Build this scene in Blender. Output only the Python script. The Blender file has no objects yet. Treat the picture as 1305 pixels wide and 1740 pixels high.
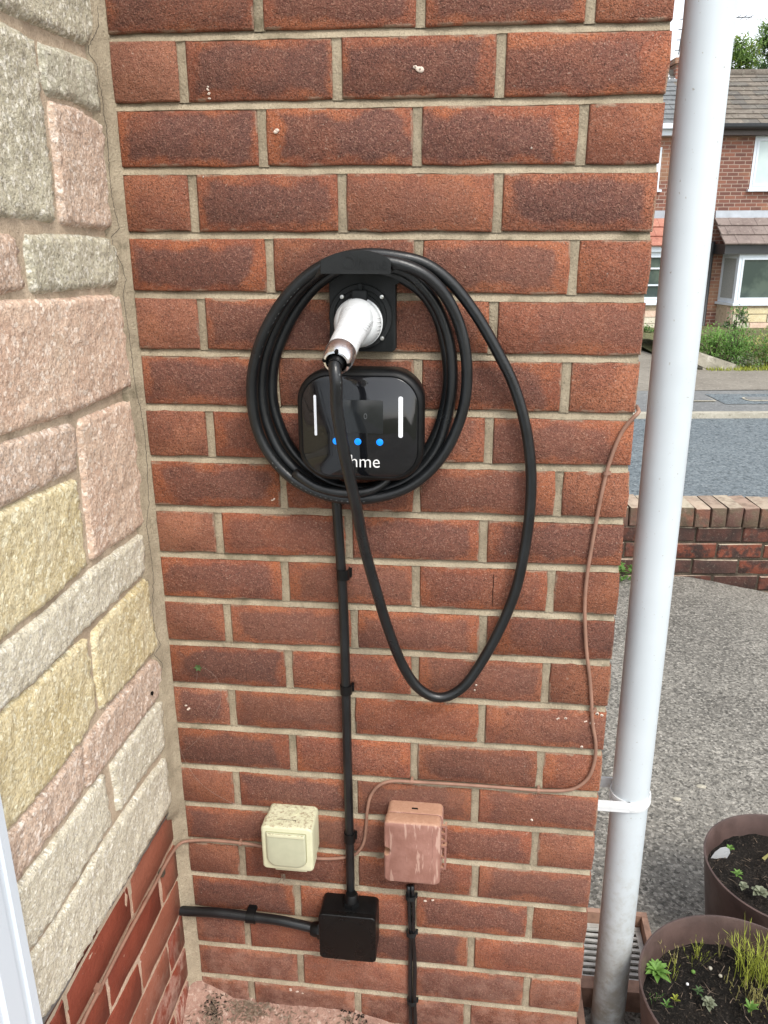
import bpy, bmesh, math, random
from mathutils import Vector, Matrix, noise as mnoise, geometry
random.seed(11)
SC = bpy.context.scene
COL = SC.collection
rad = math.radians

# ------------------------------------------------------------------ camera, sky, sun, exposure
F, W, H = 1374.0, 1305.0, 1740.0
CAM = Vector((0.54398, -1.24477, 1.66172))
ROT = (Matrix.Rotation(0.121455, 3, 'Z') @ Matrix.Rotation(1.247401, 3, 'X') @ Matrix.Rotation(-0.004609, 3, 'Z'))
cam = bpy.data.cameras.new('camera'); camo = bpy.data.objects.new('camera', cam); COL.objects.link(camo)
cam.sensor_fit = 'HORIZONTAL'; cam.sensor_width = 36; cam.lens = F / W * 36
cam.clip_start = 0.02; cam.clip_end = 600
camo.matrix_world = Matrix.Translation(CAM) @ ROT.to_4x4()
SC.camera = camo
SC.view_settings.view_transform = 'Standard'; SC.view_settings.look = 'None'
SC.view_settings.gamma = 1; SC.view_settings.use_curve_mapping = False
SC.view_settings.exposure = 1.12

SUN_EL, SUN_AZ = rad(50), rad(146)           # azimuth clockwise from +Y
world = bpy.data.worlds.new('World'); SC.world = world; world.use_nodes = True
nt = world.node_tree; nt.nodes.clear()
sky = nt.nodes.new('ShaderNodeTexSky'); sky.sky_type = 'NISHITA'; sky.sun_disc = False
sky.sun_elevation = SUN_EL; sky.sun_rotation = SUN_AZ; sky.dust_density = 1.5; sky.air_density = 1.0; sky.ozone_density = 1
hs = nt.nodes.new('ShaderNodeHueSaturation'); hs.inputs['Saturation'].default_value = 0.22
bg = nt.nodes.new('ShaderNodeBackground'); bg.inputs['Strength'].default_value = 0.15
wo = nt.nodes.new('ShaderNodeOutputWorld')
nt.links.new(sky.outputs[0], hs.inputs['Color']); nt.links.new(hs.outputs[0], bg.inputs[0]); nt.links.new(bg.outputs[0], wo.inputs[0])
sl = bpy.data.lights.new('sun', 'SUN'); sl.energy = 1.15; sl.angle = rad(20); sl.color = (1, .95, .87)
so = bpy.data.objects.new('sun', sl); COL.objects.link(so)
sd = Vector((math.sin(SUN_AZ) * math.cos(SUN_EL), math.cos(SUN_AZ) * math.cos(SUN_EL), math.sin(SUN_EL)))
so.rotation_euler = sd.to_track_quat('Z', 'Y').to_euler(); so.location = (3, -3, 6)

# ------------------------------------------------------------------ survey: a pixel of the photograph met with a real plane
def ray(x, y): return ROT @ Vector(((x - W / 2) / F, -(y - H / 2) / F, -1))
def onY(x, y, Y=0.0): d = ray(x, y); return CAM + d * ((Y - CAM.y) / d.y)
def onX(x, y, X=0.0): d = ray(x, y); return CAM + d * ((X - CAM.x) / d.x)
def onZ(x, y, Z=0.0): d = ray(x, y); return CAM + d * ((Z - CAM.z) / d.z)
E1 = Vector((0.99281, 0.11970, 0)); E2 = Vector((-0.11970, 0.99281, 0))   # along / across the street
def S(a, d, z): return Vector((CAM.x, CAM.y, 0)) + E1 * a + E2 * d + Vector((0, 0, z))
def onD(x, y, d):
    v = ray(x, y); w = v * (d / v.dot(E2)); return (w.dot(E1), w.z + CAM.z)

# ------------------------------------------------------------------ node helper
class N:
    def __init__(s, name, rough=.7, spec=.5):
        s.m = bpy.data.materials.new(name); s.m.use_nodes = True; s.t = s.m.node_tree
        s.b = s.t.nodes['Principled BSDF']; s.b.inputs['Roughness'].default_value = rough
        s.b.inputs['Specular IOR Level'].default_value = spec
        s.tc = s.t.nodes.new('ShaderNodeTexCoord'); s.oi = s.t.nodes.new('ShaderNodeObjectInfo')
        s.geo = s.t.nodes.new('ShaderNodeNewGeometry')
    def put(s, sock, v):
        if isinstance(v, bpy.types.NodeSocket): s.t.links.new(v, sock)
        else:
            if isinstance(v, tuple) and len(v) == 3 and sock.type == 'RGBA': v = (*v, 1)
            sock.default_value = v
    def math(s, op, a, b=0.0, c=None, clamp=False):
        n = s.t.nodes.new('ShaderNodeMath'); n.operation = op; n.use_clamp = clamp
        s.put(n.inputs[0], a); s.put(n.inputs[1], b)
        if c is not None: s.put(n.inputs[2], c)
        return n.outputs[0]
    def vmath(s, op, a, b):
        n = s.t.nodes.new('ShaderNodeVectorMath'); n.operation = op
        s.put(n.inputs[0], a); s.put(n.inputs[1], b); return n.outputs[0]
    def noise(s, scale, detail=3, rough=.55, vec=None, dist=0.0):
        n = s.t.nodes.new('ShaderNodeTexNoise'); n.inputs['Scale'].default_value = scale
        n.inputs['Detail'].default_value = detail; n.inputs['Roughness'].default_value = rough
        n.inputs['Distortion'].default_value = dist
        s.put(n.inputs['Vector'], vec if vec is not None else s.vec); return n.outputs['Fac']
    def voro(s, scale, feature='F1', vec=None, out='Distance', rnd=1.0):
        n = s.t.nodes.new('ShaderNodeTexVoronoi'); n.feature = feature; n.inputs['Scale'].default_value = scale
        n.inputs['Randomness'].default_value = rnd
        s.put(n.inputs['Vector'], vec if vec is not None else s.vec); return n.outputs[out]
    def ramp(s, f, lo, hi, a=0.0, b=1.0):
        n = s.t.nodes.new('ShaderNodeMapRange'); n.interpolation_type = 'SMOOTHSTEP'
        for i, v in ((0, f), (1, lo), (2, hi), (3, a), (4, b)): s.put(n.inputs[i], v)
        return n.outputs[0]
    def mix(s, f, a, b, mode='MIX'):
        n = s.t.nodes.new('ShaderNodeMix'); n.data_type = 'RGBA'; n.blend_type = mode
        s.put(n.inputs[0], f); s.put(n.inputs[6], a); s.put(n.inputs[7], b); return n.outputs[2]
    def sep(s, v):
        n = s.t.nodes.new('ShaderNodeSeparateXYZ'); s.put(n.inputs[0], v); return n.outputs
    def randvec(s, amt=37.0):
        r = s.math('MULTIPLY', s.oi.outputs['Random'], amt)
        c = s.t.nodes.new('ShaderNodeCombineXYZ')
        for i in range(3): s.put(c.inputs[i], r)
        s.vec = s.vmath('ADD', s.tc.outputs['Object'], c.outputs[0]); return s.vec
    def worldvec(s): s.vec = s.geo.outputs['Position']; return s.vec
    def color(s, v): s.put(s.b.inputs['Base Color'], v)
    def bump(s, h, dist=.001, strength=1.0, chain=None):
        n = s.t.nodes.new('ShaderNodeBump'); n.inputs['Distance'].default_value = dist; n.inputs['Strength'].default_value = strength
        s.put(n.inputs['Height'], h)
        if chain is not None: s.put(n.inputs['Normal'], chain)
        s.t.links.new(n.outputs[0], s.b.inputs['Normal']); return n.outputs[0]

def plain(name, col, rough=.5, spec=.5, metal=0.0, var=.12, nscale=60, bump=0.0, bscale=400):
    n = N(name, rough, spec); n.worldvec(); n.b.inputs['Metallic'].default_value = metal
    f = n.noise(nscale, 4)
    n.color(n.mix(n.ramp(f, .3, .7), tuple(c * (1 - var) for c in col), tuple(min(1, c * (1 + var)) for c in col)))
    if bump: n.bump(n.noise(bscale, 3), bump)
    n.put(n.b.inputs['Roughness'], n.ramp(n.noise(nscale * .6, 3), .3, .7, max(0, rough - .07), min(1, rough + .07)))
    return n.m

def brick_mat(name, L, Hh=.0745):
    n = N(name, .86, .3); n.randvec()
    col = n.t.nodes.new('ShaderNodeSeparateColor'); n.put(col.inputs[0], n.oi.outputs['Color'])
    dark, tone, shift = col.outputs[0], col.outputs[1], col.outputs[2]
    x, y, z = n.sep(n.tc.outputs['Object'])
    wob = n.math('MULTIPLY', n.math('SUBTRACT', n.noise(22, 3), .5), .055)
    sh = n.math('MULTIPLY', n.math('SUBTRACT', shift, .5), .10)
    xs = n.math('SUBTRACT', x, sh)
    dx = n.math('SUBTRACT', L / 2 - .002, n.math('ABSOLUTE', xs))
    dzz = n.math('SUBTRACT', Hh / 2, n.math('ABSOLUTE', n.math('SUBTRACT', z, n.math('MULTIPLY', sh, .12))))
    edge = n.math('ADD', n.math('MINIMUM', dx, n.math('MULTIPLY', dzz, 1.25)), wob)
    m = n.math('MULTIPLY', n.ramp(edge, .004, .019), n.math('MULTIPLY', dark, .95))
    patch = n.ramp(n.noise(14, 2), .35, .62)
    m = n.math('MULTIPLY', m, n.ramp(n.noise(9, 2), .25, .5, .55, 1.0))
    orange = n.mix(patch, (.40, .124, .052), (.295, .092, .050))
    brown = n.mix(patch, (.36, .150, .088), (.26, .105, .066))
    base = n.mix(tone, orange, brown)
    darkc = n.mix(n.noise(35, 3), (.115, .058, .051), (.175, .074, .056))
    c = n.mix(m, base, darkc)
    g1 = n.noise(520, 2, .6); g2 = n.noise(700, 1, .6); g3 = n.noise(120, 3, .6)
    cell = n.t.nodes.new('ShaderNodeSeparateColor'); n.put(cell.inputs[0], n.voro(560, out='Color'))
    c = n.mix(n.ramp(cell.outputs[0], .70, .96, 0, .58), c, n.mix(.48, c, (.60, .36, .26)))
    c = n.mix(n.ramp(cell.outputs[1], .72, .94, 0, .72), c, n.mix(.7, c, (.03, .014, .012)))
    c = n.mix(n.ramp(g1, .54, .66, 0, .55), c, (.055, .022, .018))                         # pits
    c = n.mix(n.ramp(g2, .56, .74, 0, .42), c, n.mix(.5, c, (.62, .33, .22)))                # light grains
    c = n.mix(n.ramp(g3, .35, .7, 0, .3), c, n.mix(.5, c, (.40, .16, .10)))
    sp = n.ramp(n.noise(260, 1, .3), .755, .79, 0, .4)
    c = n.mix(sp, c, (.62, .5, .4))
    c = n.mix(n.ramp(n.oi.outputs['Random'], 0, 1, .0, .30), c, (.02, .012, .010))
    rj = n.math('FRACT', n.math('MULTIPLY', n.oi.outputs['Random'], 17.3)); c = n.mix(n.ramp(rj, .55, 1, 0, .22), c, n.mix(.5, c, (.42, .20, .13)))
    d0 = n.math('MINIMUM', n.math('SUBTRACT', L / 2, n.math('ABSOLUTE', x)), n.math('SUBTRACT', Hh / 2, n.math('ABSOLUTE', z)))
    sm = n.math('MULTIPLY', n.ramp(n.math('ADD', d0, n.math('MULTIPLY', n.math('SUBTRACT', n.noise(90, 3), .5), .008)), .0012, .0040, 1, 0), n.ramp(n.noise(16, 3, .6), .50, .62))
    c = n.mix(n.math('MULTIPLY', sm, .75), c, (.33, .25, .18))
    bl = n.ramp(n.noise(7, 5, .75), .60, .74, 0, .5); c = n.mix(bl, c, n.mix(.5, c, (.10, .05, .04)))
    # salts and dust that have splashed up at the foot of the wall
    px, py, pz = n.sep(n.geo.outputs['Position'])
    foot = n.math('ADD', n.ramp(pz, .17, .36, 1, 0), n.math('MULTIPLY', n.ramp(px, .0, .22, 1, 0), n.ramp(pz, .28, .42, .55, 0)))
    wn = n.noise(26, 4, .65, vec=n.geo.outputs['Position'])
    c = n.mix(n.math('MULTIPLY', n.math('MULTIPLY', foot, n.ramp(wn, .38, .66)), .42, clamp=True), c, (.43, .25, .185))
    n.color(c)
    hgt = n.math('ADD', n.math('MULTIPLY', g1, -1.0), n.math('ADD', n.math('MULTIPLY', n.noise(250, 2, .6), -.8), n.math('MULTIPLY', cell.outputs[1], -.35)))
    b = n.bump(hgt, .0026, .95)
    n.bump(n.noise(34, 4, .6), .006, .8, b)
    return n.m

def mortar_mat(name, a, b, algae=.25, bscale=240, bd=.0028):
    n = N(name, .92, .2); n.worldvec()
    f = n.noise(18, 4, .6)
    c = n.mix(n.ramp(f, .3, .7), a, b)
    c = n.mix(n.ramp(n.noise(5.5, 5, .75), .50, .68, 0, .5), c, tuple(v * .62 for v in a))
    c = n.mix(n.ramp(n.noise(420, 2), .5, .72, 0, .5), c, tuple(v * .5 for v in a))
    c = n.mix(n.ramp(n.noise(300, 2), .6, .8, 0, .5), c, tuple(min(1, v * 1.6) for v in b))
    c = n.mix(n.math('MULTIPLY', n.ramp(n.noise(11, 4, .7), .56, .72), algae), c, (.11, .10, .06))
    n.color(c); n.bump(n.noise(bscale, 4, .65), bd, .9); return n.m

def stone_mat(name, a, b, hi, dk, grain=330):
    n = N(name, .72, .4); n.randvec()
    f = n.noise(11, 4, .65)
    c = n.mix(n.ramp(f, .28, .72), a, b)
    cell = n.t.nodes.new('ShaderNodeSeparateColor'); n.put(cell.inputs[0], n.voro(grain, out='Color'))
    cel2 = n.t.nodes.new('ShaderNodeSeparateColor'); n.put(cel2.inputs[0], n.voro(grain * .55, out='Color'))
    lump = n.noise(60, 4, .7)
    c = n.mix(n.ramp(cell.outputs[0], .58, .9, 0, .75), c, n.mix(.6, c, hi))
    c = n.mix(n.ramp(cel2.outputs[0], .80, .95, 0, .8), c, hi)
    c = n.mix(n.ramp(cell.outputs[1], .66, .95, 0, .7), c, n.mix(.65, c, dk))
    c = n.mix(n.ramp(lump, .28, .44, .45, 0), c, n.mix(.5, c, dk))
    c = n.mix(n.ramp(n.noise(38, 4, .7), .56, .72, 0, .35), c, n.mix(.5, c, dk))
    c = n.mix(n.ramp(n.noise(8, 5, .75), .52, .70, 0, .45), c, n.mix(.5, c, (.40, .33, .24)))
    c = n.mix(n.ramp(n.noise(300, 1), .74, .79, 0, .8), c, (.07, .055, .045))
    n.color(c)
    hgt = n.math('ADD', n.math('MULTIPLY', lump, 3.0), n.math('ADD', n.math('MULTIPLY', cell.outputs[0], .55), n.math('MULTIPLY', cel2.outputs[0], .6)))
    n.bump(hgt, .0021, .9)
    n.put(n.b.inputs['Roughness'], n.ramp(cell.outputs[0], .5, .9, .8, .5))
    return n.m

M = {}
M['brick_l'] = brick_mat('brick_stretcher', .2125); M['brick_h'] = brick_mat('brick_header', .1000)
M['mortar'] = mortar_mat('mortar', (.28, .232, .163), (.415, .350, .252), .55)
M['mortar_t'] = mortar_mat('mortar_tan', (.44, .345, .25), (.56, .455, .34), .25)
M['stone_pink'] = stone_mat('stone_pink', (.58, .40, .295), (.68, .51, .385), (.86, .74, .63), (.30, .19, .145))
M['stone_dpink'] = stone_mat('stone_dark_pink', (.50, .355, .265), (.62, .47, .36), (.84, .74, .65), (.20, .15, .125))
M['stone_grey'] = stone_mat('stone_grey', (.41, .375, .275), (.54, .50, .375), (.80, .77, .67), (.15, .14, .11))
M['stone_green'] = stone_mat('stone_green', (.41, .385, .29), (.50, .475, .365), (.76, .73, .62), (.19, .175, .135))
M['stone_yellow'] = stone_mat('stone_yellow', (.58, .475, .26), (.69, .595, .38), (.88, .83, .62), (.30, .235, .12))
M['stone_white'] = stone_mat('stone_white', (.57, .515, .39), (.68, .625, .485), (.88, .85, .75), (.30, .27, .215), 420)

def paint_brick():
    n = N('painted_brick', .5, .28); n.randvec()
    c = n.mix(n.ramp(n.noise(12, 3), .3, .7), (.15, .024, .013), (.21, .042, .023))
    tone = n.t.nodes.new('ShaderNodeSeparateColor'); n.put(tone.inputs[0], n.oi.outputs['Color'])
    c = n.mix(n.math('MULTIPLY', tone.outputs[0], 1.0), c, (.26, .105, .065))
    c = n.mix(n.ramp(n.noise(75, 4, .7), .69, .73, 0, .9), c, (.66, .55, .47))
    px, py, pz = n.sep(n.geo.outputs['Position'])
    dust = n.math('MULTIPLY', n.ramp(pz, .2, .46, 1, 0), n.ramp(n.noise(30, 4, .7), .4, .65))
    dust = n.math('MULTIPLY', dust, n.ramp(py, -.28, -.02, .2, 1))
    c = n.mix(n.math('MULTIPLY', dust, .8), c, (.45, .31, .25))
    n.color(c); n.bump(n.math('ADD', n.noise(150, 4), n.noise(30, 3)), .0022); return n.m
M['paint_brick'] = paint_brick()
M['blk_plastic'] = plain('black_plastic', (.004, .0042, .0045), .40, .28, var=.2, bump=.0002, bscale=900)
M['blk_matte'] = plain('black_matte', (.011, .0125, .013), .62, .3, var=.15, bump=.0003, bscale=1100)
M['cable'] = plain('cable_rubber', (.0075, .0085, .0095), .33, .5, var=.35, nscale=25, bump=.0003, bscale=300)
M['gloss'] = plain('gloss_black', (.006, .0065, .008), .07, .6, var=.1)
M['pvc'] = None
def pvc():
    n = N('white_pvc', .36, .5); n.worldvec()
    px, py, pz = n.sep(n.vec)
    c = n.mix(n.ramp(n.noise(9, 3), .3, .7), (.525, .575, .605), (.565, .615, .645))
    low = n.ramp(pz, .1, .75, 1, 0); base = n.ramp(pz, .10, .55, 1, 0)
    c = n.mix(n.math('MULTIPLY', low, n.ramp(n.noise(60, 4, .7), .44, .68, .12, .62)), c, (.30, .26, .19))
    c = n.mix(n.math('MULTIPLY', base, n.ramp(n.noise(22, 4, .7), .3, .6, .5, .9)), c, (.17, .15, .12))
    c = n.mix(n.ramp(n.noise(190, 2, .5), .71, .76, 0, .7), c, (.28, .25, .2))
    n.color(c); n.bump(n.noise(6, 2), .002, .2); return n.m
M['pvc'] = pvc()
M['white'] = plain('white_plastic', (.66, .68, .69), .25, .5, var=.01)
M['upvc'] = plain('white_upvc', (.62, .68, .74), .30, .5, var=.008, nscale=8)
M['chrome'] = plain('chrome', (.93, .94, .95), .26, .5, metal=1, var=.05)
M['steel'] = plain('screw_steel', (.55, .55, .53), .32, .5, metal=1, var=.1)
def led(name, c, s):
    n = N(name, .3); n.color(c); n.b.inputs['Emission Color'].default_value = (*c, 1); n.b.inputs['Emission Strength'].default_value = s; n.worldvec(); return n.m
M['bar'] = led('light_bar', (.74, .76, .80), .06); M['blue'] = led('blue_led', (.0, .20, .85), .35)
M['ink'] = plain('white_print', (.80, .80, .80), .4, var=.02)
M['screen'] = plain('dim_screen', (.014, .016, .018), .12, .5, var=.1)
M['dimtext'] = plain('dim_digit', (.075, .08, .085), .3, .5)
def cream():
    n = N('cream_plastic', .42, .45); n.worldvec()
    nx, ny, nz = n.sep(n.geo.outputs['Normal'])
    c = n.mix(n.ramp(n.noise(30, 3), .3, .7), (.55, .545, .37), (.60, .595, .42))
    dirt = n.math('MULTIPLY', n.ramp(nz, .35, .9), n.ramp(n.noise(150, 4, .75), .44, .68))
    c = n.mix(n.math('MULTIPLY', dirt, .75), c, (.20, .11, .065))
    c = n.mix(n.ramp(n.noise(260, 2), .70, .76, 0, .5), c, (.25, .18, .10))
    n.color(c); n.bump(n.noise(120, 3), .0004); return n.m
M['cream'] = cream()
def terrac():
    n = N('brown_socket_plastic', .55, .4); n.worldvec()
    nx, ny, nz = n.sep(n.geo.outputs['Normal'])
    c = n.mix(n.ramp(n.noise(40, 4), .3, .7), (.26, .125, .095), (.32, .165, .13))
    sc = n.t.nodes.new('ShaderNodeMapping'); sc.inputs['Rotation'].default_value = (0, .7, 0); sc.inputs['Scale'].default_value = (1, 1, .16)
    n.put(sc.inputs[0], n.vec)
    scr = n.ramp(n.noise(95, 3, .6, vec=sc.outputs[0]), .57, .64, 0, .6)
    sc2 = n.t.nodes.new('ShaderNodeMapping'); sc2.inputs['Rotation'].default_value = (0, -.9, 0); sc2.inputs['Scale'].default_value = (1, 1, .12)
    n.put(sc2.inputs[0], n.vec)
    scr2 = n.ramp(n.noise(70, 3, .6, vec=sc2.outputs[0]), .575, .64, 0, .55)
    c = n.mix(n.math('MAXIMUM', scr, scr2), c, (.55, .37, .30))
    c = n.mix(n.ramp(nz, .3, .8, 0, .85), c, n.mix(n.noise(230, 3), (.32, .165, .10), (.50, .30, .20)))  # upward faces coloured lighter, painting in the light on the box top
    n.color(c); n.bump(n.noise(180, 4), .0008); return n.m
M['terra'] = terrac()
M['brown_cable'] = plain('brown_cable', (.27, .15, .105), .55, .4, var=.15, nscale=30)
M['gully'] = plain('gully_terracotta', (.33, .20, .145), .7, .3, var=.25, nscale=40, bump=.0008)
M['grate'] = plain('grate_grey', (.52, .52, .49), .6, .4, var=.2, nscale=50)
M['dark'] = plain('dark_void', (.008, .007, .006), .95, .1)
M['pot'] = plain('pot_plastic', (.085, .054, .047), .5, .45, var=.18, nscale=22, bump=.0005, bscale=120)
def ground_mat(name, a, b, hi, scale=70, bd=.006, spots=.5, blot=1.2, cells=0):
    n = N(name, .9, .25); n.worldvec()
    c = n.mix(n.ramp(n.noise(blot, 5, .65), .32, .68), a, b)
    c = n.mix(n.ramp(n.noise(scale, 4, .7), .52, .70, 0, .8), c, hi)
    c = n.mix(n.ramp(n.noise(scale * .45, 4, .7), .56, .70, 0, .6), c, tuple(v * .35 for v in a))
    if cells:
        ce_ = n.t.nodes.new('ShaderNodeSeparateColor'); n.put(ce_.inputs[0], n.voro(cells, out='Color'))
        c = n.mix(n.ramp(ce_.outputs[0], .55, .95, 0, .7), c, n.mix(.6, c, hi)); c = n.mix(n.ramp(ce_.outputs[1], .6, .95, 0, .7), c, tuple(v * .4 for v in a))
    c = n.mix(n.ramp(n.noise(6, 3, .6), .60, .72, 0, spots), c, tuple(v * .45 for v in a))
    n.color(c)
    n.bump(n.math('ADD', n.noise(scale, 4, .7), n.noise(scale * .4, 3, .6)), bd, .9); return n.m
M['drive'] = ground_mat('old_concrete', (.19, .178, .155), (.30, .282, .245), (.62, .58, .51), 75, .020, .45, 1.6, 130)
M['road'] = ground_mat('asphalt', (.125, .150, .165), (.155, .182, .195), (.27, .30, .31), 26, .004, .3, .7, 60)
M['pave'] = ground_mat('pavement_tar', (.16, .165, .165), (.21, .215, .21), (.33, .33, .32), 30, .004, .2, .6)
M['pave2'] = ground_mat('pavement_brownish', (.20, .18, .15), (.27, .245, .205), (.38, .35, .30), 30, .004, .2, .8)
M['kerb'] = ground_mat('kerb_concrete', (.36, .335, .27), (.44, .41, .335), (.55, .52, .44), 40, .003, .3, 2)
M['verge'] = ground_mat('garden_soil', (.10, .095, .05), (.16, .16, .075), (.27, .30, .12), 20, .03, .4, 2)
M['litterf'] = ground_mat('stained_floor', (.33, .185, .135), (.46, .29, .22), (.62, .45, .36), 60, .006, .5, 9)
M['haunch'] = ground_mat('pink_mortar', (.27, .155, .12), (.38, .24, .185), (.52, .40, .33), 110, .009, .7, 14)
M['soil'] = ground_mat('compost', (.006, .005, .004), (.018, .014, .011), (.075, .06, .047), 160, .012, .3, 9)
M['crumb'] = ground_mat('compost_crumb', (.012, .009, .007), (.045, .033, .024), (.11, .085, .065), 120, .004, .2, 60)
M['rock'] = ground_mat('edging_rock', (.27, .25, .20), (.40, .37, .30), (.52, .49, .42), 12, .02, .3, 2)
M['tile'] = ground_mat('roof_tile', (.15, .128, .105), (.205, .178, .15), (.30, .28, .23), 14, .006, .5, 2)
M['tile_b'] = ground_mat('brown_tile', (.19, .15, .135), (.245, .20, .18), (.31, .26, .23), 14, .004, .2, 2)
M['tile_r'] = ground_mat('red_tile', (.36, .15, .11), (.42, .19, .14), (.5, .28, .2), 14, .004, .2, 2)
M['lead'] = plain('lead_flashing', (.33, .36, .40), .5, .5, var=.12, nscale=5)
M['blk_gutter'] = plain('black_gutter', (.028, .03, .032), .4, .5)
M['fence'] = plain('brown_fascia', (.07, .055, .05), .6)
def glass(name, a, b):
    n = N(name, .06, .8); n.worldvec(); n.color(n.mix(n.ramp(n.noise(2.2, 3), .4, .62), a, b)); return n.m  # mottled colour paints vague tree reflections into the glass
M['glass_b'] = glass('pale_blind_glass', (.42, .52, .52), (.48, .58, .57))
M['glass_d'] = glass('dark_window_glass', (.045, .065, .06), (.09, .12, .10))
M['net'] = plain('net_curtain', (.32, .33, .32), .8, .1)
def far_brick():
    n = N('house_brick', .9, .2)
    mp = n.t.nodes.new('ShaderNodeMapping'); mp.inputs['Rotation'].default_value = (0, 0, -math.atan2(E1.y, E1.x))
    n.put(mp.inputs[0], n.geo.outputs['Position'])
    x, y, z = n.sep(mp.outputs[0])
    cb = n.t.nodes.new('ShaderNodeCombineXYZ'); n.put(cb.inputs[0], n.math('ADD', x, y)); n.put(cb.inputs[1], z)
    n.vec = n.geo.outputs['Position']
    br = n.t.nodes.new('ShaderNodeTexBrick'); n.put(br.inputs['Vector'], cb.outputs[0])
    br.inputs['Scale'].default_value = 1; br.inputs['Brick Width'].default_value = .24; br.inputs['Row Height'].default_value = .078
    br.inputs['Mortar Size'].default_value = .010; br.inputs['Mortar Smooth'].default_value = .3; br.offset = .5
    br.inputs['Color1'].default_value = (.25, .11, .078, 1); br.inputs['Color2'].default_value = (.13, .065, .055, 1)
    br.inputs['Mortar'].default_value = (.36, .27, .22, 1); br.inputs['Bias'].default_value = -.1
    c = n.mix(n.ramp(n.noise(1.6, 3), .5, .68, 0, .45), br.outputs['Color'], (.36, .22, .13))
    n.color(c); n.bump(n.math('MULTIPLY', br.outputs['Fac'], -1), .008); return n.m
M['hbrick'] = far_brick()
def leaf(name, a, b, rough=.55):
    n = N(name, rough, .35); n.worldvec()
    n.b.inputs['Transmission Weight'].default_value = 0
    n.b.inputs['Subsurface Weight'].default_value = 0
    c = n.mix(n.noise(9, 4, .7), a, b); c = n.mix(n.ramp(n.noise(120, 2), .4, .6), c, n.mix(.5, c, b)); n.color(c)
    tr = n.t.nodes.new('ShaderNodeBsdfTranslucent'); n.put(tr.inputs[0], c)
    ms = n.t.nodes.new('ShaderNodeMixShader'); ms.inputs[0].default_value = .3
    out = n.t.nodes['Material Output']
    n.t.links.new(n.b.outputs[0], ms.inputs[1]); n.t.links.new(tr.outputs[0], ms.inputs[2]); n.t.links.new(ms.outputs[0], out.inputs[0])
    return n.m
M['lf_bright'] = leaf('leaf_bright', (.08, .20, .03), (.22, .38, .09))
M['lf_mid'] = leaf('leaf_mid', (.07, .17, .035), (.17, .32, .08))
M['lf_dark'] = leaf('leaf_dark', (.05, .10, .035), (.11, .19, .07))
M['lf_grey'] = leaf('leaf_grey', (.16, .19, .12), (.30, .32, .22))
M['lf_straw'] = leaf('leaf_straw', (.26, .24, .08), (.46, .42, .16))
M['lf_yel'] = leaf('leaf_yellow_green', (.20, .25, .03), (.40, .43, .07))
M['lf_tree'] = leaf('leaf_conifer', (.13, .25, .07), (.30, .42, .14))
M['lf_tree2'] = leaf('leaf_conifer_dark', (.10, .18, .10), (.20, .30, .15))
M['lf_brown'] = leaf('leaf_litter', (.09, .06, .045), (.34, .26, .19))
M['bark'] = plain('bark', (.09, .07, .05), .9, .2, var=.3)

# ------------------------------------------------------------------ mesh helpers
WL = {}
def meta(o, label=None, cat=None, group=None, kind=None):
    if label: o['label'] = label
    if cat: o['category'] = cat
    if group: o['group'] = group
    if kind: o['kind'] = kind
    return o
def thing(name, loc, label, cat, group=None):
    o = bpy.data.objects.new(name, None); o.empty_display_size = .05; COL.objects.link(o)
    o.location = loc; WL[o.name] = Vector(loc); meta(o, label, cat, group); return o
def place(o, parent, loc):
    loc = Vector(loc); WL[o.name] = loc
    if parent is not None: o.parent = parent; o.location = loc - WL[parent.name]
    else: o.location = loc
def obj(name, vf, mat, parent=None, smooth=True, origin=None, auto=None):
    """world-space verts+faces -> one object with its origin at the centre of its foot"""
    v, f = vf
    v = [Vector(p) for p in v]
    if origin is None:
        lo = Vector([min(p[i] for p in v) for i in range(3)]); hi = Vector([max(p[i] for p in v) for i in range(3)])
        origin = Vector(((lo.x + hi.x) / 2, (lo.y + hi.y) / 2, lo.z))
    me = bpy.data.meshes.new(name); me.from_pydata([p - Vector(origin) for p in v], [], f); me.update()
    if smooth:
        me.shade_smooth()
        if auto is not None: me.set_sharp_from_angle(angle=rad(auto))
    for m in (mat if isinstance(mat, list) else [mat]): me.materials.append(m)
    o = bpy.data.objects.new(name, me); COL.objects.link(o); place(o, parent, origin); return o
def join(*parts):
    V, Fc = [], []
    for v, f in parts:
        k = len(V); V += [Vector(p) for p in v]; Fc += [tuple(i + k for i in q) for q in f]
    return V, Fc
def box(x0, x1, y0, y1, z0, z1):
    v = [(x, y, z) for z in (z0, z1) for y in (y0, y1) for x in (x0, x1)]
    return v, [(0, 2, 3, 1), (4, 5, 7, 6), (0, 1, 5, 4), (2, 6, 7, 3), (0, 4, 6, 2), (1, 3, 7, 5)]
def sbox(a0, a1, d0, d1, z0, z1):
    v, f = box(a0, a1, d0, d1, z0, z1); return [S(*p) for p in v], f
def loft(loops, cap0=True, cap1=True, closed=True):
    n = len(loops[0]); V = [p for l in loops for p in l]; Fc = []
    for i in range(len(loops) - 1):
        for j in range(n if closed else n - 1):
            k = (j + 1) % n
            Fc.append((i * n + j, i * n + k, (i + 1) * n + k, (i + 1) * n + j))
    if cap0: Fc.append(tuple(range(n - 1, -1, -1)))
    if cap1: Fc.append(tuple((len(loops) - 1) * n + j for j in range(n)))
    return V, Fc
def rrect(cx, cz, w, h, r, y, n=6):
    r = min(r, w / 2 - 1e-5, h / 2 - 1e-5); P = []
    for k, (sx, sz) in enumerate(((1, 1), (-1, 1), (-1, -1), (1, -1))):
        for i in range(n + 1):
            t = math.pi / 2 * (k + i / n)
            P.append(Vector((cx + sx * (w / 2 - r) + r * math.cos(t), y, cz + sz * (h / 2 - r) + r * math.sin(t))))
    return P
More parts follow.
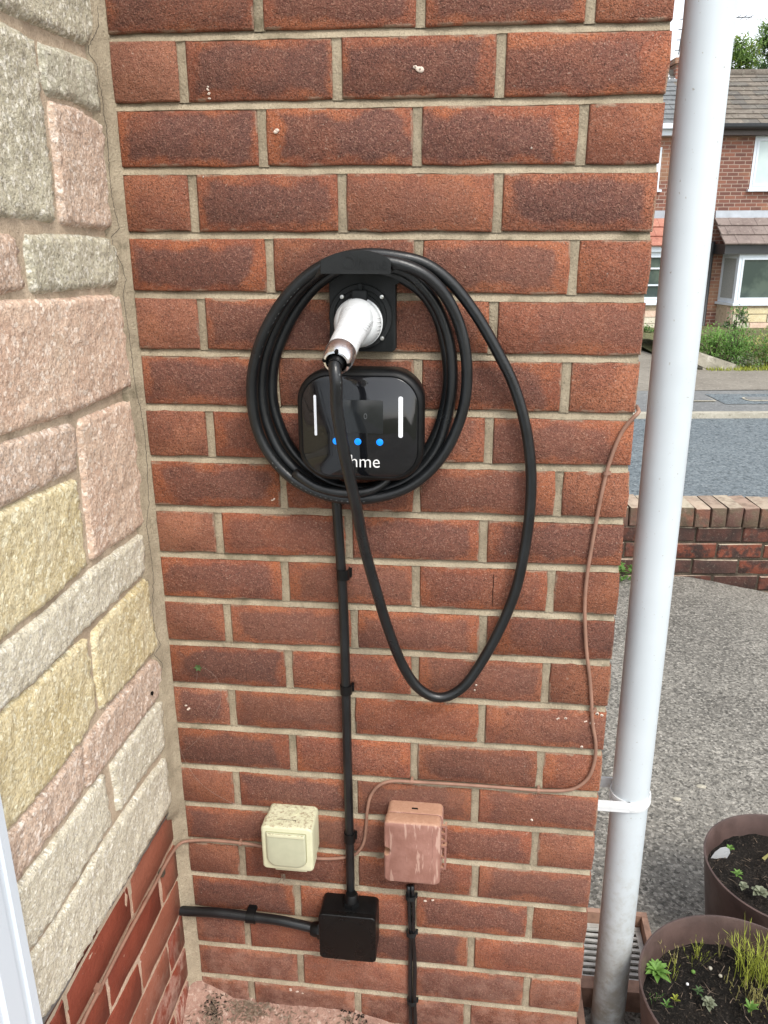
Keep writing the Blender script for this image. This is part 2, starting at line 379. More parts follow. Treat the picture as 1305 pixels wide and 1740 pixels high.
def rbox(cx, cz, w, h, r, yb, yf, bev=.004, n=6, taper=1.0, nb=3):
    """rounded box standing out from the wall, yb back (larger y) to yf front"""
    L = [rrect(cx, cz, w * taper, h * taper, r, yb, n)]
    L.append(rrect(cx, cz, w, h, r, yf + bev, n))
    for i in range(1, nb + 1):
        t = math.pi / 2 * i / nb; q = bev * (1 - math.cos(t))
        L.append(rrect(cx, cz, w - 2 * q, h - 2 * q, max(r - q, .0004), yf + bev - bev * math.sin(t), n))
    return loft(L)
def tube(pts, r, seg=12, cap=True, rfun=None):
    pts = [Vector(p) for p in pts]; L = []; up = Vector((0, 0, 1)); prev = None
    for i, p in enumerate(pts):
        t = (pts[min(i + 1, len(pts) - 1)] - pts[max(i - 1, 0)]).normalized()
        if prev is None:
            u = t.cross(Vector((.13, .97, .21))).normalized()
        else:
            u = (prev - t * prev.dot(t)).normalized()
        prev = u; w = t.cross(u); rr = rfun(i / (len(pts) - 1)) if rfun else r
        L.append([p + (u * math.cos(a) + w * math.sin(a)) * rr for a in (2 * math.pi * k / seg for k in range(seg))])
    return loft(L, cap, cap)
def spline(P, step=.01):
    P = [Vector(p) for p in P]; Q = [P[0] * 2 - P[1]] + P + [P[-1] * 2 - P[-2]]; out = []
    for i in range(1, len(Q) - 2):
        a, b, c, d = Q[i - 1:i + 3]; n = max(2, int((c - b).length / step))
        for k in range(n):
            t = k / n
            out.append(.5 * ((2 * b) + (c - a) * t + (2 * a - 5 * b + 4 * c - d) * t * t + (-a + 3 * b - 3 * c + d) * t ** 3))
    out.append(P[-1]); return out
def disc_stack(c, axis, prof, seg=24, cap0=True, cap1=True):
    """prof: list of (distance along axis, radius)"""
    axis = Vector(axis).normalized(); u = axis.orthogonal().normalized(); w = axis.cross(u); c = Vector(c)
    L = [[c + axis * s + (u * math.cos(a) + w * math.sin(a)) * r for a in (2 * math.pi * k / seg for k in range(seg))] for s, r in prof]
    return loft(L, cap0, cap1)
def grid(x0, x1, y0, y1, nx, ny, fz, P=lambda x, y, z: Vector((x, y, z))):
    V = [P(x0 + (x1 - x0) * i / nx, y0 + (y1 - y0) * j / ny, fz(x0 + (x1 - x0) * i / nx, y0 + (y1 - y0) * j / ny)) for j in range(ny + 1) for i in range(nx + 1)]
    return V, [(j * (nx + 1) + i, j * (nx + 1) + i + 1, (j + 1) * (nx + 1) + i + 1, (j + 1) * (nx + 1) + i) for j in range(ny) for i in range(nx)]
def nz(x, y, z=0.0): return mnoise.noise(Vector((x, y, z)))
def text(name, body, size, loc, mat, parent, extrude=.0003, bold=0.0, scale=(1, 1), rot=(math.pi / 2, 0, 0)):
    c = bpy.data.curves.new(name, 'FONT'); c.body = body; c.size = size; c.extrude = extrude; c.offset = bold; c.resolution_u = 4
    t = bpy.data.objects.new(name + '_curve', c); COL.objects.link(t)
    me = bpy.data.meshes.new_from_object(t.evaluated_get(bpy.context.evaluated_depsgraph_get()))
    bpy.data.objects.remove(t); bpy.data.curves.remove(c); me.name = name
    me.transform(Matrix.Diagonal((scale[0], scale[1], 1, 1)))
    me.materials.clear(); me.materials.append(mat)
    o = bpy.data.objects.new(name, me); COL.objects.link(o); place(o, parent, loc); o.rotation_euler = rot; return o

# ------------------------------------------------------------------ ground
def gz(a, d):
    """height of the ground at street coordinates"""
    t = min(1, max(0, (d - 1.5) / 2.4)); z = .05 - .085 * t
    z -= .22 * max(0, min(.8, a - 1.6)) * min(1, max(0, (d - 2.6) / 1.3))
    return z
def drive_z(a, d):
    z = gz(a, d)
    near = 1 if (d < 3.6 and a < 3) else .6
    return z + near * (.006 * nz(a * 3, d * 3) + .0025 * nz(a * 14, d * 14, 3))
meta(obj('driveway', grid(-6, 9, -5, 4.05, 190, 130, drive_z, S), M['drive']), kind='structure')
meta(obj('near_pavement', grid(-30, 40, 4.02, 4.72, 40, 4, lambda a, d: -.16, S), M['pave']), kind='structure')
meta(obj('road', grid(-60, 80, 4.70, 8.80, 60, 12, lambda a, d: -.205 + .0005 * nz(a, d), S), M['road']), kind='structure')
meta(obj('kerb', sbox(-60, 80, 8.76, 8.88, -.26, -.150), M['kerb'], smooth=False), kind='structure')
meta(obj('pavement', grid(-60, 80, 8.87, 10.2, 60, 6, lambda a, d: -.152, S), M['pave']), kind='structure')
meta(obj('paved_verge', grid(-60, 80, 10.19, 12.2, 60, 6, lambda a, d: -.146 + .012 * nz(a * 2, d * 2), S), M['pave2']), kind='structure')
meta(obj('ground', grid(-300, 300, -200, 400, 12, 12, lambda a, d: -.42, S), M['verge']), kind='structure')
meta(obj('garden_ground', grid(4.6, 30, 11.9, 19.5, 60, 20, lambda a, d: -.14 - .01 * (d - 12) + .05 * nz(a, d), S), M['verge']), kind='structure')
meta(obj('garden_path', grid(-3, 4.61, 12.15, 19.5, 20, 8, lambda a, d: -.14 - .03 * (d - 12), S), M['pave2']), kind='structure')

# patched slabs on the far pavement, and two utility covers
for a0, a1, d0, d1, m in ((3.95, 4.85, 9.28, 9.92, 'road'), (5.25, 6.6, 9.28, 9.92, 'road')):
    meta(obj('pavement', grid(a0, a1, d0, d1, 1, 1, lambda a, d: -.146, S), M[m]), kind='structure')
for i, (x, lab) in enumerate(((1191, 'small square steel utility cover in the far pavement just right of the downpipe'), (1291, 'larger rounded steel utility cover in the far pavement at the right edge'))):
    a, z = onD(x, 676, 9.55); w = .14 if i == 0 else .19
    t = thing('utility_cover', S(a, 9.55, -.14), lab, 'manhole cover', 'utility covers in the far pavement')
    P = []
    for k, q in enumerate(rrect(0, 0, 2 * w, .24, .02 if i == 0 else .09, 0)): P.append(q)
    rim = [[S(a + q.x, 9.55 + q.z, -.142 + dz) for q in P] for dz in (0, .006)]
    obj('cover_frame', loft(rim), M['kerb'], t, auto=40)
    obj('cover_plate', loft([[S(a + q.x * .86, 9.55 + q.z * .8, -.135 + dz) for q in P] for dz in (0, .004)]), M['pave'], t, auto=40)

# ------------------------------------------------------------------ main brick wall
BZ = {0: (.0067, -.0011), 1: (.005, -.0015), 2: (.0053, -.0017), 3: (.001, -.0038), 4: (0, -.0037), 5: (-.002, -.0045), 6: (-.004, -.0050), 7: (-.004, -.0015),
      8: (-.0036, .0004), 9: (-.002, .0036), 10: (.0003, .0036), 11: (.002, .006), 12: (.002, .004), 13: (.0022, .0024), 14: (-.001, .0008), 15: (.0006, .0019),
      16: (.002, 0), 17: (.006, 0), 18: (.003, -.001), 19: (0, -.001), 20: (.001, -.0033), 21: (0, -.001)}
def bedz(r, x):
    a, b = BZ.get(r, (.001, -.001)); return 1.93 - .0863629 * r + a + (b - a) * x / .7775
PERP = {(8, 0): .005, (15, 0): .0, (9, 0): .002, (11, 0): .0056, (11, 1): .0067, (11, 2): .002, (13, 0): .003, (13, 2): .006, (17, 2): .005, (18, 0): -.005,
        (19, 2): .003, (20, 0): -.005, (20, 2): .003, (2, 0): -.0026, (2, 1): -.0035, (1, 0): -.0023, (1, 1): -.004, (1, 2): -.003, (9, 2): -.003, (10, 2): -.002}
JW = .0118
def brick_mesh(name, L, Hh, D, mat, seed, jit=.0014):
    rnd = random.Random(seed); P = []
    nx = 4 if L > .15 else 3
    def j(s=jit): return rnd.uniform(-s, s)
    for i in range(nx + 1): P.append((-L / 2 + L * i / nx + (j() if 0 < i < nx else (.0012 if i == 0 else -.0012)), -Hh / 2 + j()))
    P.append((L / 2 + j(), 0))
    for i in range(nx + 1): P.append((L / 2 - L * i / nx + (j() if 0 < i < nx else (-.0012 if i == 0 else .0012)), Hh / 2 + j()))
    P.append((-L / 2 + j(), 0))
    front = [Vector((x * (1 - .0028 / L * 2), 0, z * (1 - .0022 / Hh * 2))) for x, z in P]
    mid = [Vector((x, .0024, z)) for x, z in P]; back = [Vector((x, D, z)) for x, z in P]
    v, f = loft([back, mid, front]); me = bpy.data.meshes.new(name); me.from_pydata(v, [], f); me.update()
    me.shade_smooth(); me.set_sharp_from_angle(angle=rad(50)); me.materials.append(mat); return me
BL = [brick_mesh('brick_stretcher', .2128, .0752, .1, M['brick_l'], s) for s in range(6)]
BHd = [brick_mesh('brick_header', .1, .0752, .2128, M['brick_h'], 20 + s) for s in range(5)]
BHh = [brick_mesh('brick_half', .1, .0752, .1, M['brick_h'], 40 + s) for s in range(3)]
# dark centre, brown tone, side shift of the dark patch - read off the photograph, course by course
TONE = {0: [(.8, .3, .5), (.85, .3, .5), (.85, .3, .5), (.0, .6, .5)], 1: [(.1, 1, .5), (.95, .2, .5), (.9, .25, .4), (.75, .3, .3)],
        2: [(1, .1, .5), (1, .2, .6), (.95, .1, .3), (0, .55, .5)], 3: [(.2, .5, .5), (.95, .15, .55), (.55, .2, .4), (1, .45, .5)],
        4: [(.95, .1, .45), (.5, .5, .5), (.9, .2, .4), (.15, .2, .5)], 5: [(0, .9, .5), (.9, .5, .5), (.75, .3, .5), (.55, .3, 1)],
        6: [(.9, .4, .5), (.7, .5, .5), (.8, .1, .4), (0, .6, .5)], 7: [(.2, .7, .5), (.7, .1, .5), (.6, .2, .4), (.75, .3, .3)],
        8: [(.85, .1, .5), (.5, .2, .5), (.7, .3, .3), (.1, .6, .5)], 9: [(0, .95, .5), (.75, 0, .5), (.85, .2, .5), (.8, .3, .6)],
        10: [(.85, .1, .45), (.7, 0, .6), (.55, .1, .5), (.2, .5, .4)], 11: [(.45, .2, .5), (.9, .2, .5), (.75, .1, .4), (.65, .1, .8)],
        12: [(.9, .1, .5), (.6, 0, .3), (.8, .2, .6), (0, .6, .5)], 13: [(.9, .7, .5), (.7, 0, .5), (.4, .1, .5), (.8, .4, .7)],
        14: [(.85, .1, .4), (.5, 0, .5), (.75, .4, .5), (.35, .3, .6)], 15: [(.15, .3, .4), (.9, .3, .5), (.8, .3, .5), (.75, .2, .6)],
        16: [(.9, .1, .5), (.8, .1, .5), (.8, .1, .5), (.1, .7, .5)], 17: [(.2, .6, .5), (.6, 0, .5), (.6, .1, .3), (.85, .4, .6)],
        18: [(.85, .1, .5), (.4, .1, .5), (.85, .3, .6), (.1, .6, .5)], 19: [(.85, .3, .5), (.4, 0, .5), (.9, .4, .4), (.55, .1, .9)],
        20: [(.8, .3, .5), (.4, .1, .5), (.9, .2, .5), (.6, .5, .5)], 21: [(.5, .6, .5), (.8, .2, .5), (.7, .3, .5), (.6, .3, .5)]}
wall = thing('brick_wall', (.39, .0, .0), 'red brick end wall with recessed grey-buff mortar that carries the charger', 'brick wall')
def put_brick(me, loc, tone, parent, rz=0.0, ry=0.0, name='brick'):
    o = bpy.data.objects.new(name, me); COL.objects.link(o); place(o, parent, loc); o.rotation_euler = (0, ry, rz)
    o.color = (tone[0], tone[1], tone[2], 1); return o
WX = .7775
rnd = random.Random(5)
for r in range(-7, 24):
    odd = r % 2 != 0
    cuts = [-.0058] + [((.1075 if odd else .220) + .225 * k) + PERP.get((r, k), 0) for k in range(3)] + [WX + .0059]
    tones = TONE.get(r) or [(rnd.uniform(.5, .9), rnd.random() * .4, .5) for _ in range(4)]
    for k in range(4):
        x0, x1 = cuts[k], cuts[k + 1]; xm = (x0 + x1) / 2; L = x1 - x0 - JW
        zt, zb = bedz(r - 1, xm), bedz(r, xm)
        short = L < .15
        me = rnd.choice(BHh if (short and k == 0) else BHd if short else BL)
        o = put_brick(me, (xm, rnd.uniform(-.0014, .0012), (zt + zb) / 2), tones[k], wall, rnd.uniform(-.003, .003), rnd.uniform(-.0025, .0025) + (BZ.get(r, (0, 0))[0] - BZ.get(r, (0, 0))[1]) / .7775)
        o.scale = (L / (.1 if short else .2128), 1, (zt - zb - .0112) / .0752)
    # the return of the corner, seen from the driveway
    zt, zb = bedz(r - 1, WX), bedz(r, WX)
    for y0, L in (((.1135, .2128), (.338, .1)) if odd else ((.2255, .2128),)):
        me = rnd.choice(BL if L > .15 else BHh)
        o = put_brick(me, (WX + rnd.uniform(-.001, .001), y0 + L / 2, (zt + zb) / 2), (rnd.uniform(.2, .9), rnd.random() * .6, .5), wall, math.pi / 2)
        o.scale = (1, 1, (zt - zb - .0112) / .0752)

# mortar: a body behind, struck beds (deep under the brick above, flush on the brick below), perpends
parts = [box(-.03, WX - .009, .0115, .43, 0, 2.6)]
for r in range(-7, 23):
    V, Fc = [], []; n = 120
    for i in range(n + 1):
        x = -.004 + (WX - .0035 + .004) * i / n; zc = bedz(r, x)
        j1 = .0012 * nz(x * 30, r * 7.3) + .0006 * nz(x * 110, r * 3.1); j2 = .0012 * nz(x * 26, r * 5.7, 4) + .0006 * nz(x * 100, r * 9.1, 2)
        for dz, y in ((.0075, .0100), (.0050, .0078 + j1), (.0015, .0052 + j1), (-.0030, .0026 + j2), (-.0058 + j2, .0012 + .5 * j1), (-.0068 + j2, .0035)):
            V.append(Vector((x, y, zc + dz)))
    for i in range(n):
        for k in range(5): Fc.append((i * 6 + k, (i + 1) * 6 + k, (i + 1) * 6 + k + 1, i * 6 + k + 1))
    k = len(V); V += [Vector((WX - .0035, .2, bedz(r, WX) + .0075)), Vector((WX - .0035, .2, bedz(r, WX) - .007))]
    Fc.append(tuple(n * 6 + q for q in range(6)) + (k + 1, k))
    parts.append((V, Fc))
for r in range(-7, 24):
    for k in range(3):
        xc = ((.1075 if r % 2 else .220) + .225 * k) + PERP.get((r, k), 0); V = []
        zt, zb = bedz(r - 1, xc) - .004, bedz(r, xc) + .004; n = 9
        for i in range(n + 1):
            z = zb + (zt - zb) * i / n; j = .0008 * nz(xc * 40, z * 60) 
            for dx, y in ((-.0085, .006), (-.0055 + j, .0030), (0, .0042 + j), (.0055 + j, .0026), (.0085, .006)): V.append(Vector((xc + dx, y, z)))
        parts.append((V, [(i * 5 + q, i * 5 + q + 1, (i + 1) * 5 + q + 1, (i + 1) * 5 + q) for i in range(n) for q in range(4)]))
obj('mortar', join(*parts), M['mortar'], wall, auto=60)

# pale flecks of mortar and paint, chips and a snail shell stuck to the brick faces
fl = []
for x, y, s in ((712, 118, 5), (706, 114, 3), (470, 223, 3.5), (353, 152, 1.6), (354, 160, 2), (356, 166, 1.8), (354, 147, 1.5), (903, 252, 1.6), (760, 700, 1.5), (808, 1165, 2), (807, 1172, 1.8), (960, 1220, 3), (948, 1221, 2), (1003, 1228, 4), (1008, 1229, 2.5),
                (995, 1226, 2), (990, 1268, 3), (903, 1393, 2.4), (1016, 1214, 3.5), (1024, 1215, 3), (722, 1532, 2.2), (735, 1530, 2), (495, 1682, 3.5), (505, 1684, 3), (515, 1688, 2.4), (462, 850, 1.8), (466, 848, 1.6), (320, 1205, 2.6), (316, 1200, 2), (345, 300, 1.2)):
    c = onY(x, y, -.0008); rr = s / 1100.0
    for q in range(2):
        o_ = Vector((random.uniform(-.7, .7) * rr, 0, random.uniform(-.7, .7) * rr))
        L = [[c + o_ + Vector((math.cos(t) * rr * (1 + .5 * nz(t * 2, x, q)) * k, -h, math.sin(t) * rr * .8 * (1 + .5 * nz(t * 2, y, q)) * k)) for t in (2 * math.pi * i / 9 for i in range(9))] for k, h in ((1, -.002), (1, .0002), (.6, .0009))]
        fl.append(loft(L))
obj('mortar_fleck', join(*fl), plain('pale_fleck', (.60, .50, .42), .8, .2, var=.2), wall)
crk = [onY(x, y, -.0004) for x, y in ((839, 976), (838.4, 984), (838.8, 994), (837, 1006), (837.4, 1018), (836.6, 1030))]
obj('crack', tube(crk, .00045, 4), M['dark'], wall)

# ------------------------------------------------------------------ side wall: stone cladding above a painted brick plinth
side = thing('stone_clad_wall', (-.06, -.3, 0), 'garage side wall clad in pink, yellow and grey split stone above red painted bricks', 'stone wall')
SX = -.010
PX = -.0225      # face of the painted plinth
FRY = (onX(75, 1740, .0065).y + onX(0, 1330, .0065).y) / 2     # edge of the door frame
STONES = [
 ('stone_grey', [(-60, -90), (166, -90), (166, 20), (159, 60), (148, 73), (90, 46), (0, 9), (-70, -20)]),
 ('stone_grey', [(-80, 10), (0, 38), (40, 56), (62, 74), (70, 130), (79, 215), (89, 300), (97, 374), (50, 368), (0, 362), (-90, 352)]),
 ('stone_green', [(74, 77), (110, 88), (160, 107), (165, 140), (171, 190), (130, 167), (88, 160), (80, 140)]),
 ('stone_dpink', [(92, 176), (132, 186), (176, 213), (183, 270), (190, 330), (198, 388), (150, 383), (110, 379), (103, 300), (96, 230)]),
 ('stone_dpink', [(-70, 393), (0, 399), (30, 405), (36, 450), (43, 488), (0, 497), (-70, 505)]),
 ('stone_grey', [(50, 402), (110, 402), (185, 407), (199, 425), (208, 478), (195, 484), (130, 489), (62, 495), (54, 440)]),
 ('stone_pink', [(-80, 524), (0, 517), (100, 511), (205, 504), (214, 555), (221, 610), (225, 654), (180, 675), (130, 698), (60, 720), (0, 738), (-90, 768)]),
 ('stone_dpink', [(-90, 792), (0, 762), (60, 742), (128, 722), (131, 760), (133, 798), (70, 828), (0, 862), (-90, 908)]),
 ('stone_pink', [(140, 716), (190, 697), (231, 678), (240, 732), (246, 790), (251, 840), (252, 884), (205, 920), (162, 949), (155, 890), (149, 830), (143, 770)]),
 ('stone_yellow', [(-95, 920), (0, 876), (60, 848), (132, 817), (139, 870), (147, 930), (149, 960), (80, 1026), (0, 1090), (-95, 1165)]),
 ('stone_white', [(246, 908), (247, 940), (248, 970), (200, 1020), (148, 1068), (100, 1118), (62, 1158), (0, 1207), (-95, 1292), (-95, 1183), (0, 1110), (80, 1046), (160, 972)]),
 ('stone_yellow', [(256, 980), (256, 1010), (258, 1040), (264, 1068), (271, 1094), (240, 1136), (207, 1172), (177, 1204), (170, 1160), (162, 1078), (205, 1030)]),
 ('stone_yellow', [(149, 1087), (158, 1140), (165, 1205), (152, 1240), (115, 1290), (80, 1335), (18, 1408), (-60, 1500), (-95, 1342), (0, 1224), (66, 1166), (110, 1122)]),
 ('stone_dpink', [(268, 1118), (277, 1130), (282, 1155), (275, 1178), (225, 1245), (188, 1291), (154, 1338), (149, 1300), (150, 1260), (200, 1194), (240, 1148)]),
 ('stone_dpink', [(142, 1268), (144, 1343), (130, 1364), (80, 1430), (31, 1498), (-40, 1590), (-60, 1520), (27, 1416), (88, 1341), (120, 1297)]),
 ('stone_white', [(276, 1190), (278, 1230), (281, 1268), (250, 1312), (217, 1360), (206, 1376), (201, 1335), (193, 1303), (235, 1245)]),
 ('stone_white', [(179, 1318), (187, 1360), (190, 1400), (150, 1465), (115, 1528), (56, 1612), (-20, 1720), (-40, 1620), (42, 1502), (110, 1415)]),
 ('stone_white', [(283, 1290), (288, 1325), (292, 1362), (255, 1428), (220, 1490), (165, 1585), (105, 1690), (70, 1735), (10, 1830), (0, 1730), (62, 1622), (110, 1555), (155, 1476), (205, 1398), (245, 1340)]),
]
def stone(poly, matname, seed, x0):
    P = [onX(x, y, SX) for x, y in poly]
    P = [Vector((max(p.y, FRY + .001), p.z)) for p in P]
    area = sum(P[i].x * P[(i + 1) % len(P)].y - P[(i + 1) % len(P)].x * P[i].y for i in range(len(P)))
    SG = -.0040 if area > 0 else .0040
    R = []
    for i, p in enumerate(P):
        q = P[(i + 1) % len(P)]; L = (q - p).length
        if L < 1e-4: continue
        nn = max(1, int(L / .006)); nrm = Vector((-(q - p).y, (q - p).x)) / L
        for k in range(nn):
            c = p + (q - p) * (k / nn); amp = 0 if (c.x < FRY + .0015) else .0012
            R.append(c + nrm * (0 if c.x < FRY + .0015 else SG) + nrm * (amp * nz(c.x * 90, c.y * 90, seed) + amp * .8 * nz(c.x * 30, c.y * 30, seed + 5)))
    ys = [p.x for p in R]; zs = [p.y for p in R]; inner = []
    def inside(y, z):
        c = False; n = len(R)
        for i in range(n):
            a, b = R[i], R[i - 1]
            if (a.y > z) != (b.y > z) and y < (b.x - a.x) * (z - a.y) / (b.y - a.y) + a.x: c = not c
        return c
    def dist(y, z): 
        return min((R[i].x - y) ** 2 + (R[i].y - z) ** 2 for i in range(0, len(R))) ** .5
    rr = random.Random(seed); y = min(ys); st = .0062
    while y < max(ys):
        z = min(zs)
        while z < max(zs):
            yy, zz = y + rr.uniform(-.4, .4) * st, z + rr.uniform(-.4, .4) * st
            if inside(yy, zz) and dist(yy, zz) > st * .55: inner.append(Vector((yy, zz)))
            z += st
        y += st
    pts = R + inner; nb = len(R)
    vo, eo, fo, *_ = geometry.delaunay_2d_cdt(pts, [], [list(range(nb))], 1, 1e-6)
    bx = min(ys)
    V = []
    for p in vo:
        dd = dist(p.x, p.y); e = min(1, dd / .0032); e = 1 - (1 - e) ** 2
        h = -.008 + e * .0078 + (.0020 * nz(p.x * 20, p.y * 20, seed) + .0017 * nz(p.x * 55, p.y * 55, seed) + .0013 * nz(p.x * 130, p.y * 130, seed)) * e
        V.append(Vector((x0 + h, p.x, p.y)))
    fs = [tuple(f) for f in fo]
    n_ = sum(((V[f[1]] - V[f[0]]).cross(V[f[2]] - V[f[0]]).x for f in fs))
    if n_ < 0: fs = [tuple(reversed(f)) for f in fs]
    o = obj('stone', (V, fs), M[matname], side); return o
for i, (mn, poly) in enumerate(STONES): stone(poly, mn, 3.7 * i + 1, SX)
# courses above the frame, plainer, so the wall carries on upward
top0 = onX(0, -90, SX).z + .02
for j, zz in enumerate((2.28, 2.46)):
    for k in range(2):
        y0, y1 = -.48 + .24 * k, -.245 + .24 * k - (.015 if k else 0)
        v, f = rbox(0, 0, y1 - y0, .165, .01, .01, 0, .006); v = [Vector((SX - p.y, (y0 + y1) / 2 + p.x, zz + p.z)) for p in v]
        obj('stone', (v, f), M[('stone_pink', 'stone_grey', 'stone_yellow', 'stone_white')[j * 2 + k]], side, auto=40)
cb0, cb1 = onX(291, 1378, SX), onX(79, 1722, SX)
def cladz(y): return cb0.z + (cb1.z - cb0.z) * (y - cb0.y) / (cb1.y - cb0.y)
V, Fc = [], []; ny, nzz = 70, 200
for j in range(nzz + 1):
    for i in range(ny + 1):
        y = FRY - .001 + (-FRY - .007) * i / ny; z0 = cladz(y) - .004; z = z0 + (2.6 - z0) * j / nzz
        V.append(Vector((SX - .0075 + .0014 * nz(y * 18, z * 18) + .0008 * nz(y * 60, z * 60), y, z)))
Fc = [(j * (ny + 1) + i, j * (ny + 1) + i + 1, (j + 1) * (ny + 1) + i + 1, (j + 1) * (ny + 1) + i) for j in range(nzz) for i in range(ny)]
body = box(-.20, SX - .014, FRY - .02, .40, .60, 2.6)
low = box(-.20, PX - .006, FRY - .02, .40, 0, .66)
obj('mortar', join((V, Fc), body), M['mortar_t'], side, auto=60)
# ragged underside of the render bed
V = []; n = 60
for i in range(n + 1):
    y = FRY - .001 + (-FRY - .007) * i / n; z = cladz(y) - .002; w = .012 + .009 * nz(y * 25, 4) + (.016 if y < -.40 else 0)
    V += [Vector((SX - .0045, y, z)), Vector((SX - .006 + .002 * nz(y * 50, 1), y, z - w * .5)), Vector((PX + .0005, y, z - w))]
obj('render_edge', (V, [(i * 3 + k, i * 3 + k + 1, (i + 1) * 3 + k + 1, (i + 1) * 3 + k) for i in range(n) for k in range(2)]), mortar_mat('grey_render', (.16, .155, .15), (.30, .28, .25), .3), side)
# plinth bricks
PB = [brick_mesh('plinth_brick', .2135, .0765, .03, M['paint_brick'], 60 + s, .0032) for s in range(5)]
edge0 = [None]
for r in range(13, 24):
    yc0 = -.086 if r % 2 else -.2007
    ys = [-.004] + [yc0 - .2245 * k for k in range(3)]
    if r % 2 == 0: ys = [-.004, -.2007, -.4252, -.65]
    for k in range(len(ys) - 1):
        y1, y0 = ys[k], max(ys[k + 1], FRY - .01); L = y1 - y0 - .007
        if L < .02: continue
        zm = 1.93 - .0863629 * (r - .5) + .002
        ztop = min(zm + .0385, cladz((y0 + y1) / 2) - .013); zbot = zm - .0385
        if ztop - zbot < .012: continue
        o = put_brick(rnd.choice(PB), (PX + rnd.uniform(-.0012, .0012), (y0 + y1) / 2, (ztop + zbot) / 2), ((.6 if (r, k) in ((17, 0), (18, 0), (16, 0), (19, 1)) else .15), .5, .5), side, math.pi / 2, rnd.uniform(-.004, .004))
        o.scale = ((L - .002) / .2135, 1, (ztop - zbot - .002) / .0765)
V, Fc = [], []; ny, nzz = 70, 70
for j in range(nzz + 1):
    for i in range(ny + 1):
        y = FRY - .01 + (.01 - FRY) * i / ny; z = .0 + .66 * j / nzz
        V.append(Vector((PX - .0025 + .0022 * nz(y * 30, z * 30, 9) + .001 * nz(y * 80, z * 80, 9), y, min(z, cladz(y) - .006))))
Fc = [(j * (ny + 1) + i, j * (ny + 1) + i + 1, (j + 1) * (ny + 1) + i + 1, (j + 1) * (ny + 1) + i) for j in range(nzz) for i in range(ny)]
obj('plinth_mortar', join((V, Fc), low), mortar_mat('painted_mortar', (.50, .34, .24), (.60, .44, .33), .1), side, auto=60)

# mortar fillet in the corner, with the long shrinkage crack
cor = []
n = 170
V = []
for i in range(n + 1):
    z = .06 + 2.44 * i / n; j = .0018 * nz(z * 18, 2) + .0009 * nz(z * 60, 3); lowx = -.012 if z < .612 else 0
    up_ = ((SX - .0095, -.040), (SX - .0030, -.034), (SX + .0015, -.018), (-.0045, -.0055), (.0014, .0004), (.003, .006))
    lo_ = ((PX - .006, -.016), (PX + .0002, -.0125), (-.0165, -.0070), (-.0085, -.0028), (.0008, .0004), (.003, .006))
    tt = max(0.0, min(1.0, (z - .605) / .02))
    for q, (u0, u1) in enumerate(zip(lo_, up_)):
        V.append(Vector((u0[0] + (u1[0] - u0[0]) * tt + j * (.9 if q < 5 else 0), u0[1] + (u1[1] - u0[1]) * tt + (j * .8 if q < 4 else 0), z)))
obj('corner_mortar', (V, [(i * 6 + k, i * 6 + k + 1, (i + 1) * 6 + k + 1, (i + 1) * 6 + k) for i in range(n) for k in range(5)]), M['mortar'], side)
CR = [(166, 10), (167, 45), (160, 62), (150, 78), (151, 92), (165, 110), (168, 140), (174, 165), (176, 195), (181, 215), (184, 260), (187, 310), (193, 350), (203, 388), (190, 402), (194, 425), (208, 452), (214, 475), (209, 500),
      (216, 545), (222, 590), (228, 640), (232, 668), (240, 700), (246, 740), (250, 790), (253, 860), (249, 890), (254, 925), (258, 955), (261, 990), (259, 1030), (262, 1070), (273, 1095), (262, 1112), (276, 1128), (274, 1150)]
from mathutils.bvhtree import BVHTree
BV, BF = [], []
for ob_ in list(side.children):
    if ob_.name.split('.')[0] in ('stone', 'mortar', 'corner_mortar'):
        off = WL[ob_.name]; k = len(BV); BV += [v.co + off for v in ob_.data.vertices]; BF += [tuple(i + k for i in p.vertices) for p in ob_.data.polygons]
tree_ = BVHTree.FromPolygons(BV, BF); V2 = []
for (xa, ya), (xb, yb) in zip(CR, CR[1:]):
    L_ = math.hypot(xb - xa, yb - ya); m = max(1, int(L_ / 4))
    for k in range(m):
        x, y = xa + (xb - xa) * k / m, ya + (yb - ya) * k / m
        hit = tree_.ray_cast(CAM, ray(x + 1.6 * nz(x * .3, y * .25, 1) + 1.2 * nz(y * .6, 5, 2), y).normalized())
        if hit[0] is not None: V2.append(hit[0] - ray(x, y).normalized() * .0002)
obj('crack', tube(V2, .00045, 4), plain('crack_shadow', (.05, .04, .03), .9), side)
hole = onX(256, 1178, SX - .001)
obj('drill_hole', disc_stack(hole + Vector((.004, 0, 0)), (-1, 0, 0), [(0, .0036), (.001, .0040), (.004, .002)], 10), M['dark'], side)

# ------------------------------------------------------------------ white garage door frame
fr = thing('garage_door_frame', (-.02, -.53, .05), 'white plastic door frame edge at the bottom left, beside the stone', 'door frame')
prof = [(x, y + .4835 + FRY) for x, y in ((-.10, -.4835), (.004, -.4835), (.0065, -.486), (.0065, -.500), (.0035, -.502), (.0035, -.512), (.0075, -.516), (.0075, -.545), (.003, -.549), (.003, -.556), (-.012, -.560), (-.10, -.560))]
obj('frame', loft([[Vector((x, y, z)) for x, y in prof] for z in (.05, 2.5)]), M['upvc'], fr, auto=25)
V = [Vector((SX + .004 + .0035 * (1 + .4 * nz(z * 40, 1)) * math.cos(t), FRY + .002 + .0045 * (1 + .5 * nz(z * 33, 5)) * math.sin(t), z)) for z in (.06 + .012 * i for i in range(200)) for t in (2 * math.pi * k / 8 for k in range(8))]
obj('sealant_bead', (V, [(i * 8 + k, i * 8 + (k + 1) % 8, (i + 1) * 8 + (k + 1) % 8, (i + 1) * 8 + k) for i in range(199) for k in range(8)]), M['white'], fr)
